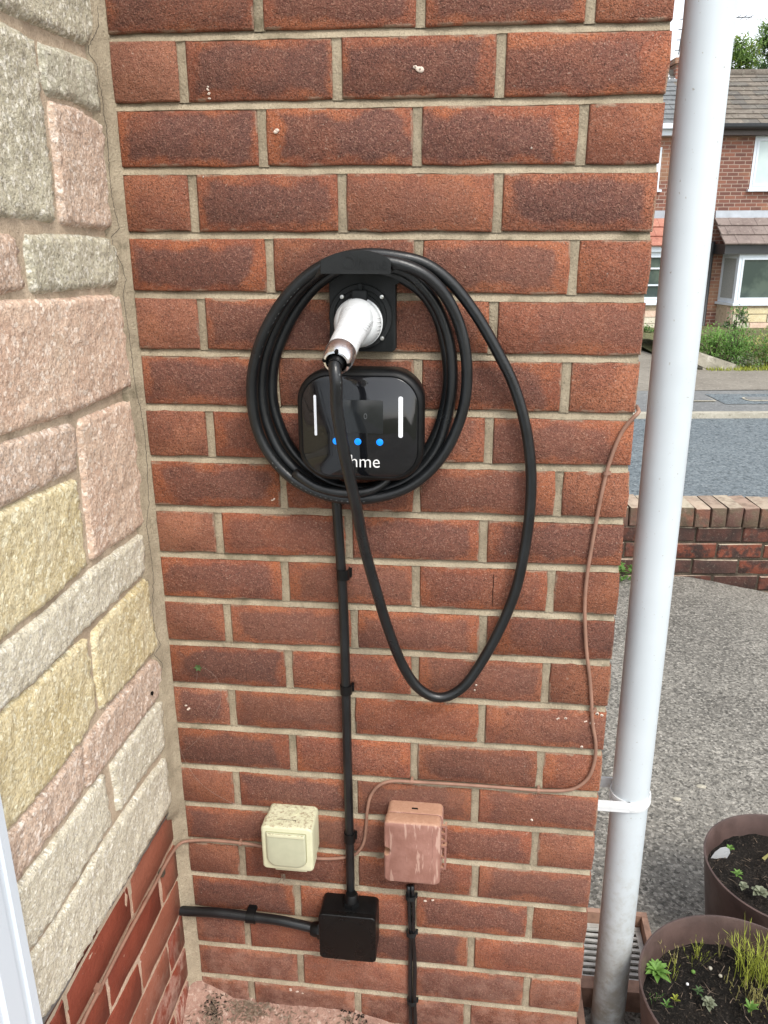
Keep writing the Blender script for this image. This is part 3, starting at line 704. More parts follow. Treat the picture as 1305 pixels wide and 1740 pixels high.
gd = thing('garage_door', (-.05, -1.6, .05), 'white garage door panel beyond the frame', 'door')
obj('panel', box(-.09, -.045, -2.9, FRY - .078, .06, 2.2), M['upvc'], gd, smooth=False)

# ------------------------------------------------------------------ porch floor corner with haunch and leaf litter
def fz(x, y):
    h = .085 + .062 * max(0, 1 - (-y) / .10) ** 1.5 * max(0, min(1, (.52 - x) / .2)) + .05 * max(0, 1 - (x + .02) / .09) * max(0, 1 + y / .2)
    return h + .005 * nz(x * 14, y * 14) + .004 * nz(x * 40, y * 40, 2)
meta(obj('porch_floor', grid(-.034, .76, -1.0, .004, 110, 120, fz), M['haunch']), kind='structure')
rn = random.Random(3); V, Fc = [], []
def scrap(c, s, V, Fc, rn, z0=0.0, flat=.5):
    n = 6; k = len(V); a0 = rn.uniform(0, 6.28); ax = Vector((math.cos(a0), math.sin(a0), rn.uniform(-flat, flat))).normalized(); bx = ax.cross(Vector((rn.uniform(-.4, .4), rn.uniform(-.4, .4), 1))).normalized()
    for i in range(n):
        t = 2 * math.pi * i / n; V.append(c + ax * math.cos(t) * s * rn.uniform(.7, 1.2) + bx * math.sin(t) * s * rn.uniform(.2, .5) + Vector((0, 0, rn.uniform(0, .3) * s)))
    Fc.append(tuple(range(k, k + n)))
for cx, cy, sx, sy, m in ((.035, -.035, .022, .022, 230), (.10, -.014, .04, .014, 260), (.18, -.02, .05, .012, 60), (.33, -.02, .05, .012, 90), (.43, -.022, .05, .010, 60), (.0, -.07, .02, .02, 40)):
    for _ in range(m):
        x = rn.gauss(cx, sx * .6); y = min(-.004, rn.gauss(cy, sy * .6)); 
        if x < -.02: continue
        scrap(Vector((x, y, fz(x, y) + rn.uniform(0, .005))), rn.uniform(.0015, .0068), V, Fc, rn)
meta(obj('leaf_litter', (V, Fc), M['lf_brown'], smooth=False), kind='stuff', label='dry crumbled leaf litter gathered along the foot of the brick wall', cat='leaf litter')
V, Fc = [], []
for cx, cy, sx in ((.035, -.03, .02), (.33, -.012, .03)):
    for _ in range(70):
        x = rn.gauss(cx, sx * .6); y = min(-.003, rn.gauss(cy, .012)); scrap(Vector((x, y, fz(x, y) + rn.uniform(.001, .006))), rn.uniform(.002, .005), V, Fc, rn)
meta(obj('dark_debris', (V, Fc), M['soil'], smooth=False), kind='stuff', label='black crumbs of debris in the corner of the floor', cat='debris')

# ------------------------------------------------------------------ EV charger
ch = thing('ev_charger', (.3625, -.004, 1.32), 'glossy black wall charger with two white light bars, blue dots and dim screen', 'car charger')
cA, cB = onY(500.5, 627.5, -.084), onY(719, 821.5, -.084)
cx, cz, cw, chh = (cA.x + cB.x) / 2, (cA.z + cB.z) / 2, cB.x - cA.x, cA.z - cB.z
L = []
for y, g, r in ((-.002, -.006, .046), (-.030, -.002, .048), (-.068, 0, .049), (-.076, -.0006, .048), (-.081, -.0022, .047), (-.084, -.0050, .045), (-.0848, -.0075, .043), (-.0838, -.0085, .042)):
    L.append(rrect(cx, cz, cw + 2 * g, chh + 2 * g, r, y, 10))
obj('housing', loft(L), M['blk_plastic'], ch, auto=50)
L = []
for y, g, r in ((-.0835, -.0088, .042), (-.0853, -.0092, .0415), (-.0860, -.0100, .041)): L.append(rrect(cx, cz, cw + 2 * g, chh + 2 * g, r, y, 10))
obj('front_panel', loft(L), M['gloss'], ch, auto=50)
FY = -.0862
def flat(name, x0, y0, x1, y1, r, mat, dy=.0006, parent=ch):
    a, b = onY(x0, y0, FY), onY(x1, y1, FY); w, h = abs(b.x - a.x), abs(a.z - b.z)
    return obj(name, rbox((a.x + b.x) / 2, (a.z + b.z) / 2, w, h, r, FY + .0012, FY - dy, .0002, 6), M[mat], parent, auto=40)
flat('screen', 577, 679, 651, 737, .002, 'screen', .0002)
flat('light_bar', 532.5, 671, 539, 740, .0028, 'bar'); flat('light_bar', 677, 674, 684.5, 744, .0028, 'bar')
for x, y in ((571, 749.5), (608, 750.5), (645.3, 751.5)):
    c = onY(x, y, FY); obj('status_light', disc_stack(c + Vector((0, .001, 0)), (0, -1, 0), [(0, .0051), (.0015, .0051), (.0017, .0047)], 24), M['blue'], ch, auto=40)
p = onY(578, 793, FY - .0006); q = onY(644, 793, FY - .0006)
t_ = text('logo_lettering', 'ohme', .034, (p.x, FY - .0006, p.z), M['ink'], ch, .0003, -.00025)
wid = max(v.co.x for v in t_.data.vertices) - min(v.co.x for v in t_.data.vertices); t_.data.transform(Matrix.Diagonal(((q.x - p.x) / wid, .82, 1, 1)))
p = onY(617.5, 712, FY - .0004); text('screen_digit', '0', .012, (p.x, FY - .0004, p.z), M['dimtext'], ch, .0001)
p = onY(561, 752, FY - .0004)

# ------------------------------------------------------------------ holster with cable hood
ho = thing('plug_holster', (.366, -.004, 1.50), 'matt black plug holster with a curved cable hook hood above the charger', 'plug holder')
HY = -.020
def poly(px, Y): return [onY(x, y, Y) for x, y in px]
def plate(px, yf, yb, bev=.0008):
    a = poly(px, yf); c = sum(a, Vector()) / len(a)
    f1 = [c + (p - c) * (1 - bev / .05) for p in a]; b0 = [Vector((p.x, yf + bev, p.z)) for p in a]; b1 = [Vector((p.x, yb, p.z)) for p in a]
    return loft([b1, b0, f1])
pl = [(545, 460), (552, 470), (559, 482), (560, 540), (560, 592), (565, 597), (667, 598), (672, 593), (672, 540), (672, 484), (684, 477), (676, 462), (664, 448), (610, 440), (560, 447)]
v, f = plate(pl, HY, -.001); obj('back_plate', (v, [tuple(reversed(q)) for q in f]), M['blk_matte'], ho, auto=40)
LY = -.078
lip = [(544, 465.5)] + [(x, y) for x, y in ((544, 443), (551, 438.5), (565, 432.5), (580, 428), (597, 425.5), (612, 425), (628, 426.5), (643, 430), (655, 436), (661.5, 441))] + [(663.8, 446), (663.8, 466)]
v, f = plate(lip, LY, LY + .0035); obj('hood', (v, [tuple(reversed(q)) for q in f]), M['blk_matte'], ho, auto=40)
a, b = onY(544, 465.5, LY), onY(663.8, 466, LY)
V = []
for i in range(13):
    t = i / 12; x = a.x + (b.x - a.x) * t; z = a.z + .0015 + .006 * math.sin(math.pi * t)
    V += [Vector((x, LY + .002, z)), Vector((x, -.006, z + .004)), Vector((x, -.006, z + .007)), Vector((x, LY + .002, z + .003))]
obj('cable_saddle', (V, [(i * 4 + k, i * 4 + (k + 1) % 4, (i + 1) * 4 + (k + 1) % 4, (i + 1) * 4 + k) for i in range(12) for k in range(4)] + [(0, 1, 2, 3), (51, 50, 49, 48)]), M['blk_matte'], ho, auto=40)
p = onY(580, 457, LY - .0006); text('embossed_lettering', 'Ohme', .026, (p.x, LY - .0002, p.z), M['blk_matte'], ho, .0006)
sc = onY(612.5, 538.5, HY - .004)
obj('socket_flange', disc_stack(Vector((sc.x, HY, sc.z)), (0, -1, 0), [(0, .0475), (.004, .0475), (.0052, .0465), (.0052, .040), (.003, .039), (.003, .034), (.0075, .033), (.0075, .0)], 48, True, False), M['blk_matte'], ho, auto=35)
for x, y in ((581, 504.5), (648.8, 504.5), (649.2, 575), (583, 574)):
    c = onY(x, y, HY - .006)
    s_ = obj('screw', disc_stack(c + Vector((0, .004, 0)), (0, -1, 0), [(0, .0036), (.0042, .0036), (.0052, .0028), (.0054, .0012), (.0040, .0008)], 14), M['steel'], ho, auto=35)
a, b = onY(597, 493, HY - .022), onY(623, 513, HY - .022)
obj('latch', join(rbox((a.x + b.x) / 2, (a.z + b.z) / 2, b.x - a.x, a.z - b.z, .003, HY, HY - .022, .002), rbox((a.x + b.x) / 2, a.z + .004, .008, .010, .003, HY, HY - .014, .001)), M['blk_matte'], ho, auto=40)

# ------------------------------------------------------------------ charging plug and its long coiled cable
cc = thing('charging_cable', (.37, -.05, .90), 'white car charging plug in the holster with its thick black coiled cable', 'charging cable')
h0 = onY(606, 546, -.045); h1 = onY(577.5, 603, -.158)
ax = (h1 - h0).normalized()
hd = [(-.0, .034), (.010, .0365), (.016, .0375), (.024, .037), (.032, .034), (.040, .028), (.046, .018), (.048, .004)]
headc = Vector((h0.x + .001, HY - .006, h0.z - .003))
prof = [(0, .031), (.004, .0340), (.014, .0350), (.024, .0342), (.034, .031), (.042, .026), (.047, .018), (.049, .006)]
obj('plug_head', disc_stack(headc, (0, -1, -.02), prof, 40, True, True), M['white'], cc, auto=60)
# faceted flange ring around the head
obj('plug_collar', disc_stack(headc, (0, -1, 0), [(.0, .033), (.002, .0358), (.008, .0362), (.009, .0345)], 40, True, True), M['white'], cc, auto=30)
start = headc + Vector((.0, -.020, .008)); L = []
hp = spline([start, start + (h1 - start) * .33 + Vector((.004, 0, .006)), start + (h1 - start) * .66 + Vector((.002, -.002, .004)), h1], .006)
def hr(t): return .0285 + (.0205 - .0285) * min(1, t * 1.5) ** .8 if t < .95 else .0205
obj('handle', tube(hp, .02, 28, True, hr), M['white'], cc, auto=60)
e = (hp[-1] - hp[-3]).normalized()
# grip ribs on the right of the head
for i in range(6):
    t = .25 + i * .055; k = int(t * (len(hp) - 1)); c = hp[k]; side_ = Vector((1, -.25, -.1)).normalized(); r_ = hr(t)
    a_ = c + side_ * (r_ * .99) + Vector((0, .002, .004)); obj('grip_rib', tube([a_ + Vector((-.003, -.010, .005)), a_ + Vector((.001, 0, 0)), a_ + Vector((.0, .009, -.004))], .0011, 6), M['white'], cc)
for i in range(5):
    an = rad(-22 + i * 9); c = headc + Vector((math.cos(an) * .0338, -.018, math.sin(an) * .0338)); obj('grip_rib', tube([c + Vector((0, .006, 0)), c + Vector((.0012, -.002, 0)), c + Vector((-.003, -.014, 0))], .0011, 6), plain('grip_grey', (.55, .56, .56), .4) if i == 0 else bpy.data.materials['grip_grey'], cc)
# small moulded label with warning triangle on top of the head
lc = headc + Vector((-.001, -.026, .0332))
fr_ = rrect(0, 0, .022, .0075, .001, 0, 2); tri = [(-.003, -.0022), (.003, -.0022), (0, .003)]
def outline(P2, w, c, nrm_u, nrm_v): return tube([c + nrm_u * q[0] + nrm_v * q[1] for q in P2] + [c + nrm_u * P2[0][0] + nrm_v * P2[0][1]], w, 5)
uu = Vector((1, 0, 0)); vv = Vector((0, .93, .36))
obj('warning_label', join(outline([(q.x, q.z) for q in fr_], .00035, lc, uu, vv), outline(tri, .0003, lc, uu, vv)), plain('label_grey', (.30, .31, .31), .5), cc)
# chrome end ring: tapered shell with three notched feet
ce = hp[-1]
obj('end_ring', disc_stack(ce, e, [(-.008, .0208), (-.002, .0213), (.006, .0210), (.014, .0196), (.019, .0178), (.0195, .0150), (.012, .0140), (.006, .012)], 36, True, True), M['chrome'], cc, auto=50)
u_ = e.orthogonal().normalized(); w_ = e.cross(u_)
for k in range(4):
    t = k * math.pi / 2 + .6; dirv = u_ * math.cos(t) + w_ * math.sin(t)
    obj('ring_notch', disc_stack(ce + dirv * .0165 + e * .0155, e, [(0, .0033), (.0034, .0033), (.0042, .0024)], 10), M['dark'], cc)
obj('cable_boot', disc_stack(ce, e, [(.004, .0128), (.016, .0125), (.019, .0105), (.026, .0098)], 20), M['blk_plastic'], cc, auto=40)

CP = [(571.5, 650, -.190), (572, 690, -.182), (577, 725, -.173), (583.5, 762, -.162), (592.5, 805, -.149), (604, 855, -.132), (619, 930, -.100), (640, 1005, -.080), (660, 1070, -.062), (684, 1130, -.050), (712, 1170, -.043), (748, 1185.5, -.038),
      (786, 1168, -.032), (820, 1122, -.026), (852, 1063, -.022), (877, 1000, -.019), (892, 930, -.018), (901, 860, -.018), (902, 795, -.018), (893, 725, -.019), (873, 655, -.021), (845, 597, -.024), (809, 535, -.028), (768, 482, -.034), (724, 449, -.040), (675, 436, -.045), (620, 432, -.048),
      # outer loop
      (566, 443, -.052), (519, 471, -.053), (478, 515, -.052), (447, 570, -.050), (430, 630, -.047), (429, 690, -.044), (441, 740, -.042), (467, 784, -.042), (503, 818, -.046), (550, 840, -.050), (600, 848, -.052), (650, 843, -.050), (700, 824, -.045), (742, 787, -.040),
      (772, 738, -.036), (790, 680, -.034), (793, 618, -.034), (783, 560, -.036), (760, 508, -.044), (726, 470, -.054), (680, 449, -.060), (625, 442, -.062),
      # middle loop
      (572, 449, -.062), (530, 472, -.046), (492, 514, -.035), (464, 565, -.031), (448, 620, -.029), (446, 680, -.028), (457, 728, -.028), (480, 773, -.030), (516, 808, -.033), (560, 832, -.036), (610, 838, -.037), (660, 830, -.036), (704, 807, -.032), (740, 766, -.026),
      (758, 716, -.022), (768, 655, -.021), (765, 590, -.022), (749, 534, -.025), (723, 492, -.030), (690, 462, -.032), (635, 450, -.034),
      # inner loop
      (585, 455, -.034), (543, 480, -.026), (508, 520, -.018), (482, 568, -.0145), (465, 620, -.013), (463, 675, -.012), (474, 720, -.012), (494, 762, -.012), (527, 798, -.014), (565, 822, -.016), (610, 829, -.018), (655, 822, -.020), (700, 796, -.018), (732, 756, -.014), (752, 705, -.0125), (762, 645, -.012), (756, 585, -.012), (742, 535, -.012), (715, 495, -.012), (670, 466, -.014), (620, 456, -.015)]
cp = [ce + e * .012, ce + e * .028] + [onY(*q) for q in CP]
obj('cable', tube(spline(cp, .008), .0086, 14), M['cable'], cc)
teth = [onY(*q) for q in ((500, 803, -.05), (540, 828, -.058), (590, 838, -.060), (626, 834, -.056), (650, 822, -.048), (662, 808, -.042), (664, 795, -.04))]
obj('tether', tube(spline(teth, .008), .0076, 12), M['cable'], cc)
# worn white print along the cable jacket: short broken dashes
cs = spline(cp, .004); prn = []
for rng_, off in (((430, 470), 1), ((600, 640), 1)):
    pass
def printed(i0, i1, off):
    out = []
    for i in range(i0, i1, 2):
        if random.random() < .25 or i + 1 >= len(cs): continue
        p0, p1 = cs[i], cs[i + 1]; vdir = (CAM - p0).normalized(); t = (p1 - p0).normalized(); s_ = t.cross(vdir).normalized(); nrm = (vdir + s_ * off).normalized()
        hgt = random.uniform(.0004, .0008); c = p0 + nrm * .00872
        out.append(([c - t * .0011 - s_ * hgt, c + t * .0011 - s_ * hgt, c + t * .0011 + s_ * hgt, c - t * .0011 + s_ * hgt], [(0, 1, 2, 3)]))
    return out
n_ = len(cs); k0 = min(range(n_), key=lambda i: (cs[i] - onY(478, 515, -.052)).length); k1 = min(range(n_), key=lambda i: (cs[i] - onY(467, 784, -.042)).length)
prn += printed(k0 - 10, k0 + 24, -.7) + printed(k1, k1 + 40, .6) + printed(6, 16, -.8)
obj('jacket_print', join(*prn), plain('faded_print', (.085, .09, .09), .6), cc, smooth=False)['kind'] = 'stuff'

# ------------------------------------------------------------------ supply cables, glands, junction box
def clip(xy, Y, w, h, lab, grp='black cable clips', mat='blk_plastic', horiz=False, ear=True, cat='cable clip'):
    c = onY(xy[0], xy[1], Y)
    t = thing('cable_clip', (c.x, 0, c.z), lab, cat, grp)
    ww, hh = (h, w) if horiz else (w, h)
    P = []
    n = 10; D = -Y + w * .5
    for z in (-h / 2, h / 2):
        pass
    L = []
    for k in range(n + 1):
        a = math.pi * k / n; L.append((math.cos(a) * (w / 2), -D * .55 - math.sin(a) * (D * .45)))
    prof_ = [(w / 2, 0)] + L + [(-w / 2, 0)]
    inn = [(x * .84, y * .92 if y < 0 else 0) for x, y in prof_]
    ring = prof_ + inn[::-1]
    if horiz: loops = [[Vector((c.x + s * h / 2, y, c.z + x)) for x, y in ring] for s in (-1, 1)]
    else: loops = [[Vector((c.x + x, y, c.z + s * h / 2)) for x, y in ring] for s in (-1, 1)]
    m = len(prof_); V_ = loops[0] + loops[1]; N_ = len(ring)
    Fc_ = [(j, (j + 1) % N_, N_ + (j + 1) % N_, N_ + j) for j in range(N_)]
    for j in range(m - 1):
        Fc_.append((j, N_ - 1 - j, N_ - 2 - j, j + 1)); Fc_.append((N_ + j, N_ + j + 1, 2 * N_ - 2 - j, 2 * N_ - 1 - j))
    obj('strap', (V_, Fc_), M[mat], t, auto=40)
    if ear:
        if horiz: e_ = box(c.x - h * .4, c.x + h * .4, -.006, .001, c.z + w / 2 - .001, c.z + w / 2 + .0025)
        else: e_ = box(c.x + w / 2 - .001, c.x + w / 2 + .003, -.006, .001, c.z - h * .4, c.z + h * .4)
        obj('nail_tab', e_, M[mat], t, smooth=False)
    return t
sp = [onY(x, y, -.0105) for x, y in ((568, 800), (571.5, 850), (583, 1020), (587.5, 1160), (590.5, 1290), (594, 1420), (596, 1524))]
sup = thing('supply_cable', (.33, -.01, .46), 'straight black supply cable running down the bricks from charger to black box', 'power cable')
obj('cable', tube(spline(sp, .01), .0082, 14), M['cable'], sup)
clip((583, 975), -.0105, .0215, .018, 'black clip on the straight supply cable, nearest below the charger')
clip((588, 1171), -.0105, .0205, .017, 'black clip halfway down the straight supply cable')
clip((594, 1422), -.0105, .0205, .020, 'black clip on the straight supply cable just above the black box')
jb = thing('junction_box', (.329, 0, .36), 'square black electrical box with two cable glands low on the wall', 'junction box')
a, b = onY(540.5, 1553, -.056), onY(639, 1637, -.056)
jx, jz, jw, jh = (a.x + b.x) / 2, (a.z + b.z) / 2, b.x - a.x, a.z - b.z
obj('body', rbox(jx, jz, jw * .985, jh * .985, .009, -.0005, -.044, .001, 6), M['blk_plastic'], jb, auto=40)
obj('lid', rbox(jx, jz, jw, jh, .009, -.0445, -.056, .0022, 6), M['gloss'] if False else plain('lid_black', (.004, .004, .004), .32, .3), jb, auto=40)
obj('raised_disc', disc_stack((jx, -.0558, jz - .004), (0, -1, 0), [(0, jw * .44), (.0005, jw * .44), (.0012, jw * .41)], 48), bpy.data.materials['lid_black'], jb, auto=30)
for sx, sz in ((-1, 1), (1, 1), (-1, -1), (1, -1)):
    obj('lid_screw', disc_stack((jx + sx * jw * .42, -.0555, jz + sz * jh * .42), (0, -1, 0), [(0, .0035), (.0012, .0032), (.0012, .0018), (.0004, .0016)], 14), M['blk_plastic'], jb, auto=30)
def gland(c, axis, s=1.0):
    obj('gland', join(disc_stack(c, axis, [(0, .0150 * s), (.010, .0150 * s)], 6), disc_stack(c, axis, [(.010, .0128 * s), (.013, .0125 * s), (.020, .0118 * s), (.025, .0098 * s)], 24)), M['blk_plastic'], jb, auto=30)
gt = onY(596, 1530, -.02); gland(Vector((jx + .004, -.024, jz + jh / 2 - .002)), (0, .10, 1), 1.1)
gz_ = onY(537, 1579, -.024).z
gland(Vector((jx - jw / 2 + .002, -.024, gz_)), (-1, 0, .0), 1.15)
lc_ = thing('left_supply_cable', (.1, -.012, .45), 'thick black conduit running from the wall corner to the black box', 'power cable')
lp = [Vector((-.03, -.012, 0))] + [onY(*q) for q in ((316, 1548, -.013), (370, 1551, -.014), (428, 1558, -.0155), (480, 1565, -.019))] + [Vector((jx - jw / 2 - .004, -.024, gz_))]
lp[0].z = lp[1].z + .001
obj('conduit', tube(spline(lp, .01), .0096, 14), M['cable'], lc_)
clip((427, 1558), -.0155, .0245, .019, 'broad black clip on the conduit left of the black box', horiz=True)

# ------------------------------------------------------------------ cream switch
cs_ = thing('outdoor_switch', (.218, 0, .56), 'cream weatherproof switch box with a large rocker, dirty on top', 'light switch')
a, b = onY(442, 1403, -.066), onY(533, 1483, -.066)
qx, qz, qw, qh = (a.x + b.x) / 2, (a.z + b.z) / 2, b.x - a.x, a.z - b.z
obj('base', rbox(qx, qz, qw * .97, qh * .97, .009, -.0005, -.033, .0015, 6, taper=.99), M['cream'], cs_, auto=40)
obj('cover', rbox(qx, qz, qw, qh, .009, -.0345, -.066, .0045, 6), M['cream'], cs_, auto=40)
obj('seam', rbox(qx, qz, qw * .95, qh * .95, .008, -.0325, -.035, .0002, 6), M['dark'], cs_, auto=40)
L = []
for y, g in ((-.0655, 0), (-.0690, 0), (-.0705, -.0015), (-.0710, -.004)):
    q = rrect(qx - .001, qz - .0005, qw * .76 + 2 * g, qh * .76 + 2 * g, .002, y, 5)
    q = [Vector((p.x + (.0 if p.z > qz else 0), p.y, p.z)) for p in q]
    # round only the two lower corners
    q2 = rrect(qx - .001, qz - .0005, qw * .76 + 2 * g, qh * .76 + 2 * g, .018, y, 5)
    L.append([(u1 if u1.z > qz else u2) for u1, u2 in zip(q, q2)])
obj('rocker', loft(L), plain('cream_rocker', (.43, .435, .31), .35, .45, var=.04), cs_, auto=40)  # darker, greyer cream than the cover: the rocker's shading put into its colour
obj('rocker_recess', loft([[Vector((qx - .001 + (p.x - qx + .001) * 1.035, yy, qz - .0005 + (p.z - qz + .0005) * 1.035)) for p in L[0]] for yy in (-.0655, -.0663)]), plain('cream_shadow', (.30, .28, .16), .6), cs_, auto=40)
obj('top_cap', rbox(qx - .001, qz + qh * .76 / 2 - .004, qw * .72, .007, .002, -.0700, -.0722, .001), M['cream'], cs_, auto=40)
obj('hinge_tab', rbox(qx + .004, qz - qh / 2 - .002, qw * .62, .008, .001, -.030, -.060, .001), M['cream'], cs_, auto=40)
tc_ = Vector((qx + .004, -.020, qz + qh * .485 + .0002))
obj('knockout_ring', join(disc_stack(tc_, (0, 0, 1), [(-.001, .0105), (.0006, .0105), (.0008, .0098), (.0001, .0092)], 28), disc_stack(tc_, (0, 0, 1), [(-.001, .0075), (.0006, .0075), (.0006, .0068), (0, .0066)], 28)), M['cream'], cs_, auto=40)
obj('latch_slot', join(box(qx - .022, qx + .014, -.0455, -.0448, qz + qh / 2 - .0004, qz + qh / 2 + .0003), box(qx + .013, qx + .0138, -.049, -.0448, qz + qh / 2 - .0004, qz + qh / 2 + .0003)), M['dark'], cs_, smooth=False)
wb = onY(481, 1488, -.01)
web = thing('cobweb', (wb.x, -.01, wb.z - .02), 'small dirty cobweb wisp hanging beneath the cream switch', 'cobweb')
V, Fc = [], []; parts = []
for k in range(7):
    P = [wb + Vector((random.uniform(-.004, .004), 0, .004))]
    for s in range(5): P.append(P[-1] + Vector((random.uniform(-.003, .0022), random.uniform(-.002, .002), -random.uniform(.002, .005))))
    parts.append(tube(P, .0006, 4))
obj('strand', join(*parts), plain('web_dust', (.23, .18, .13), .9), web)

# ------------------------------------------------------------------ brown outdoor socket
bs = thing('outdoor_socket', (.447, 0, .535), 'brown weatherproof socket box with scratched lid and side hinge', 'socket box')
a, b = onY(652, 1396, -.058), onY(747, 1506, -.058)
sx_, sz_, sw, shh = (a.x + b.x) / 2, (a.z + b.z) / 2, b.x - a.x, a.z - b.z
obj('body', rbox(sx_ + .002, sz_ + .001, sw * 1.0, shh * 1.0, .010, .004, -.030, .001, 6), M['terra'], bs, auto=40)
# lid with the finger notch cut in its left edge
def lidloop(g, y, ntch=1.0):
    q = rrect(sx_, sz_, sw + 2 * g, shh + 2 * g, .009, y, 6); out = []
    nz0 = sz_ + .002
    for i, p in enumerate(q):
        out.append(p)
        if i == 13:
            for t in range(9):
                an = math.pi / 2 - math.pi * t / 8
                out.append(Vector((sx_ - sw / 2 - g + max(0, math.cos(an)) * .0105 * ntch, y, nz0 + math.sin(an) * .0095)))
    return out
obj('lid', loft([lidloop(-.0005, -.031), lidloop(0, -.033), lidloop(0, -.0535), lidloop(-.0012, -.0565), lidloop(-.0035, -.058)]), M['terra'], bs, auto=40)
for z0, z1 in ((.012, .047), (-.05, .003)):
    obj('hinge', join(box(sx_ + sw / 2 + .0065, sx_ + sw / 2 + .010, -.034, -.022, sz_ + z0, sz_ + z1), box(sx_ + sw / 2 - .002, sx_ + sw / 2 + .0065, -.034, -.028, sz_ + z1 - .004, sz_ + z1), box(sx_ + sw / 2 - .002, sx_ + sw / 2 + .0065, -.034, -.028, sz_ + z0, sz_ + z0 + .004), box(sx_ + sw / 2 - .002, sx_ + sw / 2 + .0065, -.034, -.028, sz_ + (z0 + z1) / 2 - .002, sz_ + (z0 + z1) / 2 + .002)), M['terra'], bs, smooth=False)
obj('vent_slot', box(sx_ - .004, sx_ + .007, -.020, -.0165, sz_ + shh / 2 - .0004, sz_ + shh / 2 + .0018), M['dark'], bs, smooth=False)
obj('lid_groove', box(sx_ + sw * .36, sx_ + sw * .365, -.0584, -.0575, sz_ - shh * .44, sz_ + shh * .42), M['terra'], bs, smooth=False)

# twin black cables under it
tw = thing('twin_cable', (.45, -.006, .08), 'pair of thin black cables running down from the brown socket box', 'power cable')
for dx, xs in ((0, ((694, 1505), (695, 1530), (696, 1560), (698, 1590), (697, 1640), (697, 1690), (698, 1745), (699, 1790))), (1, ((700, 1505), (702, 1530), (703, 1560), (702, 1590), (705, 1640), (704, 1690), (706, 1745), (707, 1790)))):
    obj('cable', tube(spline([onY(x, y, -.0065 - .001 * dx) for x, y in xs], .01), .0041, 10), M['cable'], tw)
for i, (x, y, lab) in enumerate(((698, 1523, 'black clip on the twin cables directly under the brown socket box'), (699, 1585, 'black clip on the twin cables level with the black box'), (700, 1701, 'black clip on the twin cables close to the floor'))):
    clip((x, y), -.0065, .0195, .009, lab, mat='blk_matte')

# brown bell wire: round the corner, down, along, behind the boxes, and off down the plinth
bw = thing('brown_wire', (.6, -.004, .55), 'thin brown cable snaking down the right of the brick wall and across', 'cable')
BW = [(1083, 697, .004), (1084, 700, -.004), (1077, 709, -.0045), (1062, 726, -.004), (1048, 752, -.004), (1036, 785, -.004), (1030, 805, -.004), (1020, 850, -.004), (1007, 920, -.004), (998, 975, -.004), (994, 1020, -.004), (994, 1060, -.004), (997, 1110, -.004), (1002, 1150, -.004), (1005, 1190, -.004), (1007, 1230, -.004), (1012, 1260, -.004), (1011, 1290, -.004), (1002, 1318, -.004), (985, 1335, -.004), (962, 1343, -.004), (915, 1343, -.004), (850, 1338, -.004), (780, 1333, -.004), (710, 1329, -.004), (668, 1327, -.004), (645, 1334, -.004), (630, 1352, -.004), (624, 1378, -.004), (622, 1405, -.004), (618, 1432, -.004), (606, 1450, -.004), (590, 1456, -.0025), (565, 1459, -.003), (535, 1458, -.004), (500, 1450, -.004), (440, 1437, -.004), (406, 1432, -.004), (360, 1428, -.004), (330, 1428, -.0045)]
pts = [onY(*q) for q in BW]
pts[0] = Vector((WX + .003, .02, pts[1].z + .004)); pts[1] = Vector((WX + .003, -.002, pts[1].z))
PW = [(308, 1432, -.0085), (294, 1447, -.0140), (281, 1469, -.0175), (262, 1505, -.0178), (240, 1546, -.0178), (215, 1592, -.0178), (190, 1640, -.0178), (170, 1680, -.0178), (150, 1718, -.0178), (136, 1750, -.0178), (120, 1790, -.0178)]
pts += [onX(*q) for q in PW]
obj('wire', tube(spline(pts, .008), .0031, 10), M['brown_cable'], bw)
for x, y, hz, lab in ((1030, 804, 0, 'tiny brown clip high on the brown cable near the downpipe'), (1006, 1206, 0, 'tiny brown clip on the brown cable just above its curve'), (915, 1343, 1, 'tiny brown clip on the brown cable under the right-hand curve'),
                      (700, 1328, 1, 'tiny dark clip on the brown cable above the brown socket box'), (409, 1433, 1, 'tiny dark clip on the brown cable left of the cream switch')):
    clip((x, y), -.004, .0092, .0052, lab, 'small clips on the brown cable', 'brown_cable', horiz=bool(hz))
for x, y, lab in ((276, 1483, 'small dark clip on the brown cable at the top of the painted bricks'), (168, 1680, 'small grey clip on the brown cable low on the painted bricks')):
    c = onX(x, y, -.0178); t = thing('cable_clip', c, lab, 'cable clip', 'small clips on the brown cable')
    obj('strap', rbox(0, 0, .01, .011, .002, 0, -.0075, .001) if False else ([Vector((c.x - .006 + .0095 * k, c.y + s * .0055, c.z + h * .0055)) for k in (0, 1) for s, h in ((-1, -1), (1, -1), (1, 1), (-1, 1))], [(0, 1, 2, 3), (7, 6, 5, 4), (0, 4, 5, 1), (1, 5, 6, 2), (2, 6, 7, 3), (3, 7, 4, 0)]), M['brown_cable'] if y > 1600 else M['bark'], t, smooth=False)

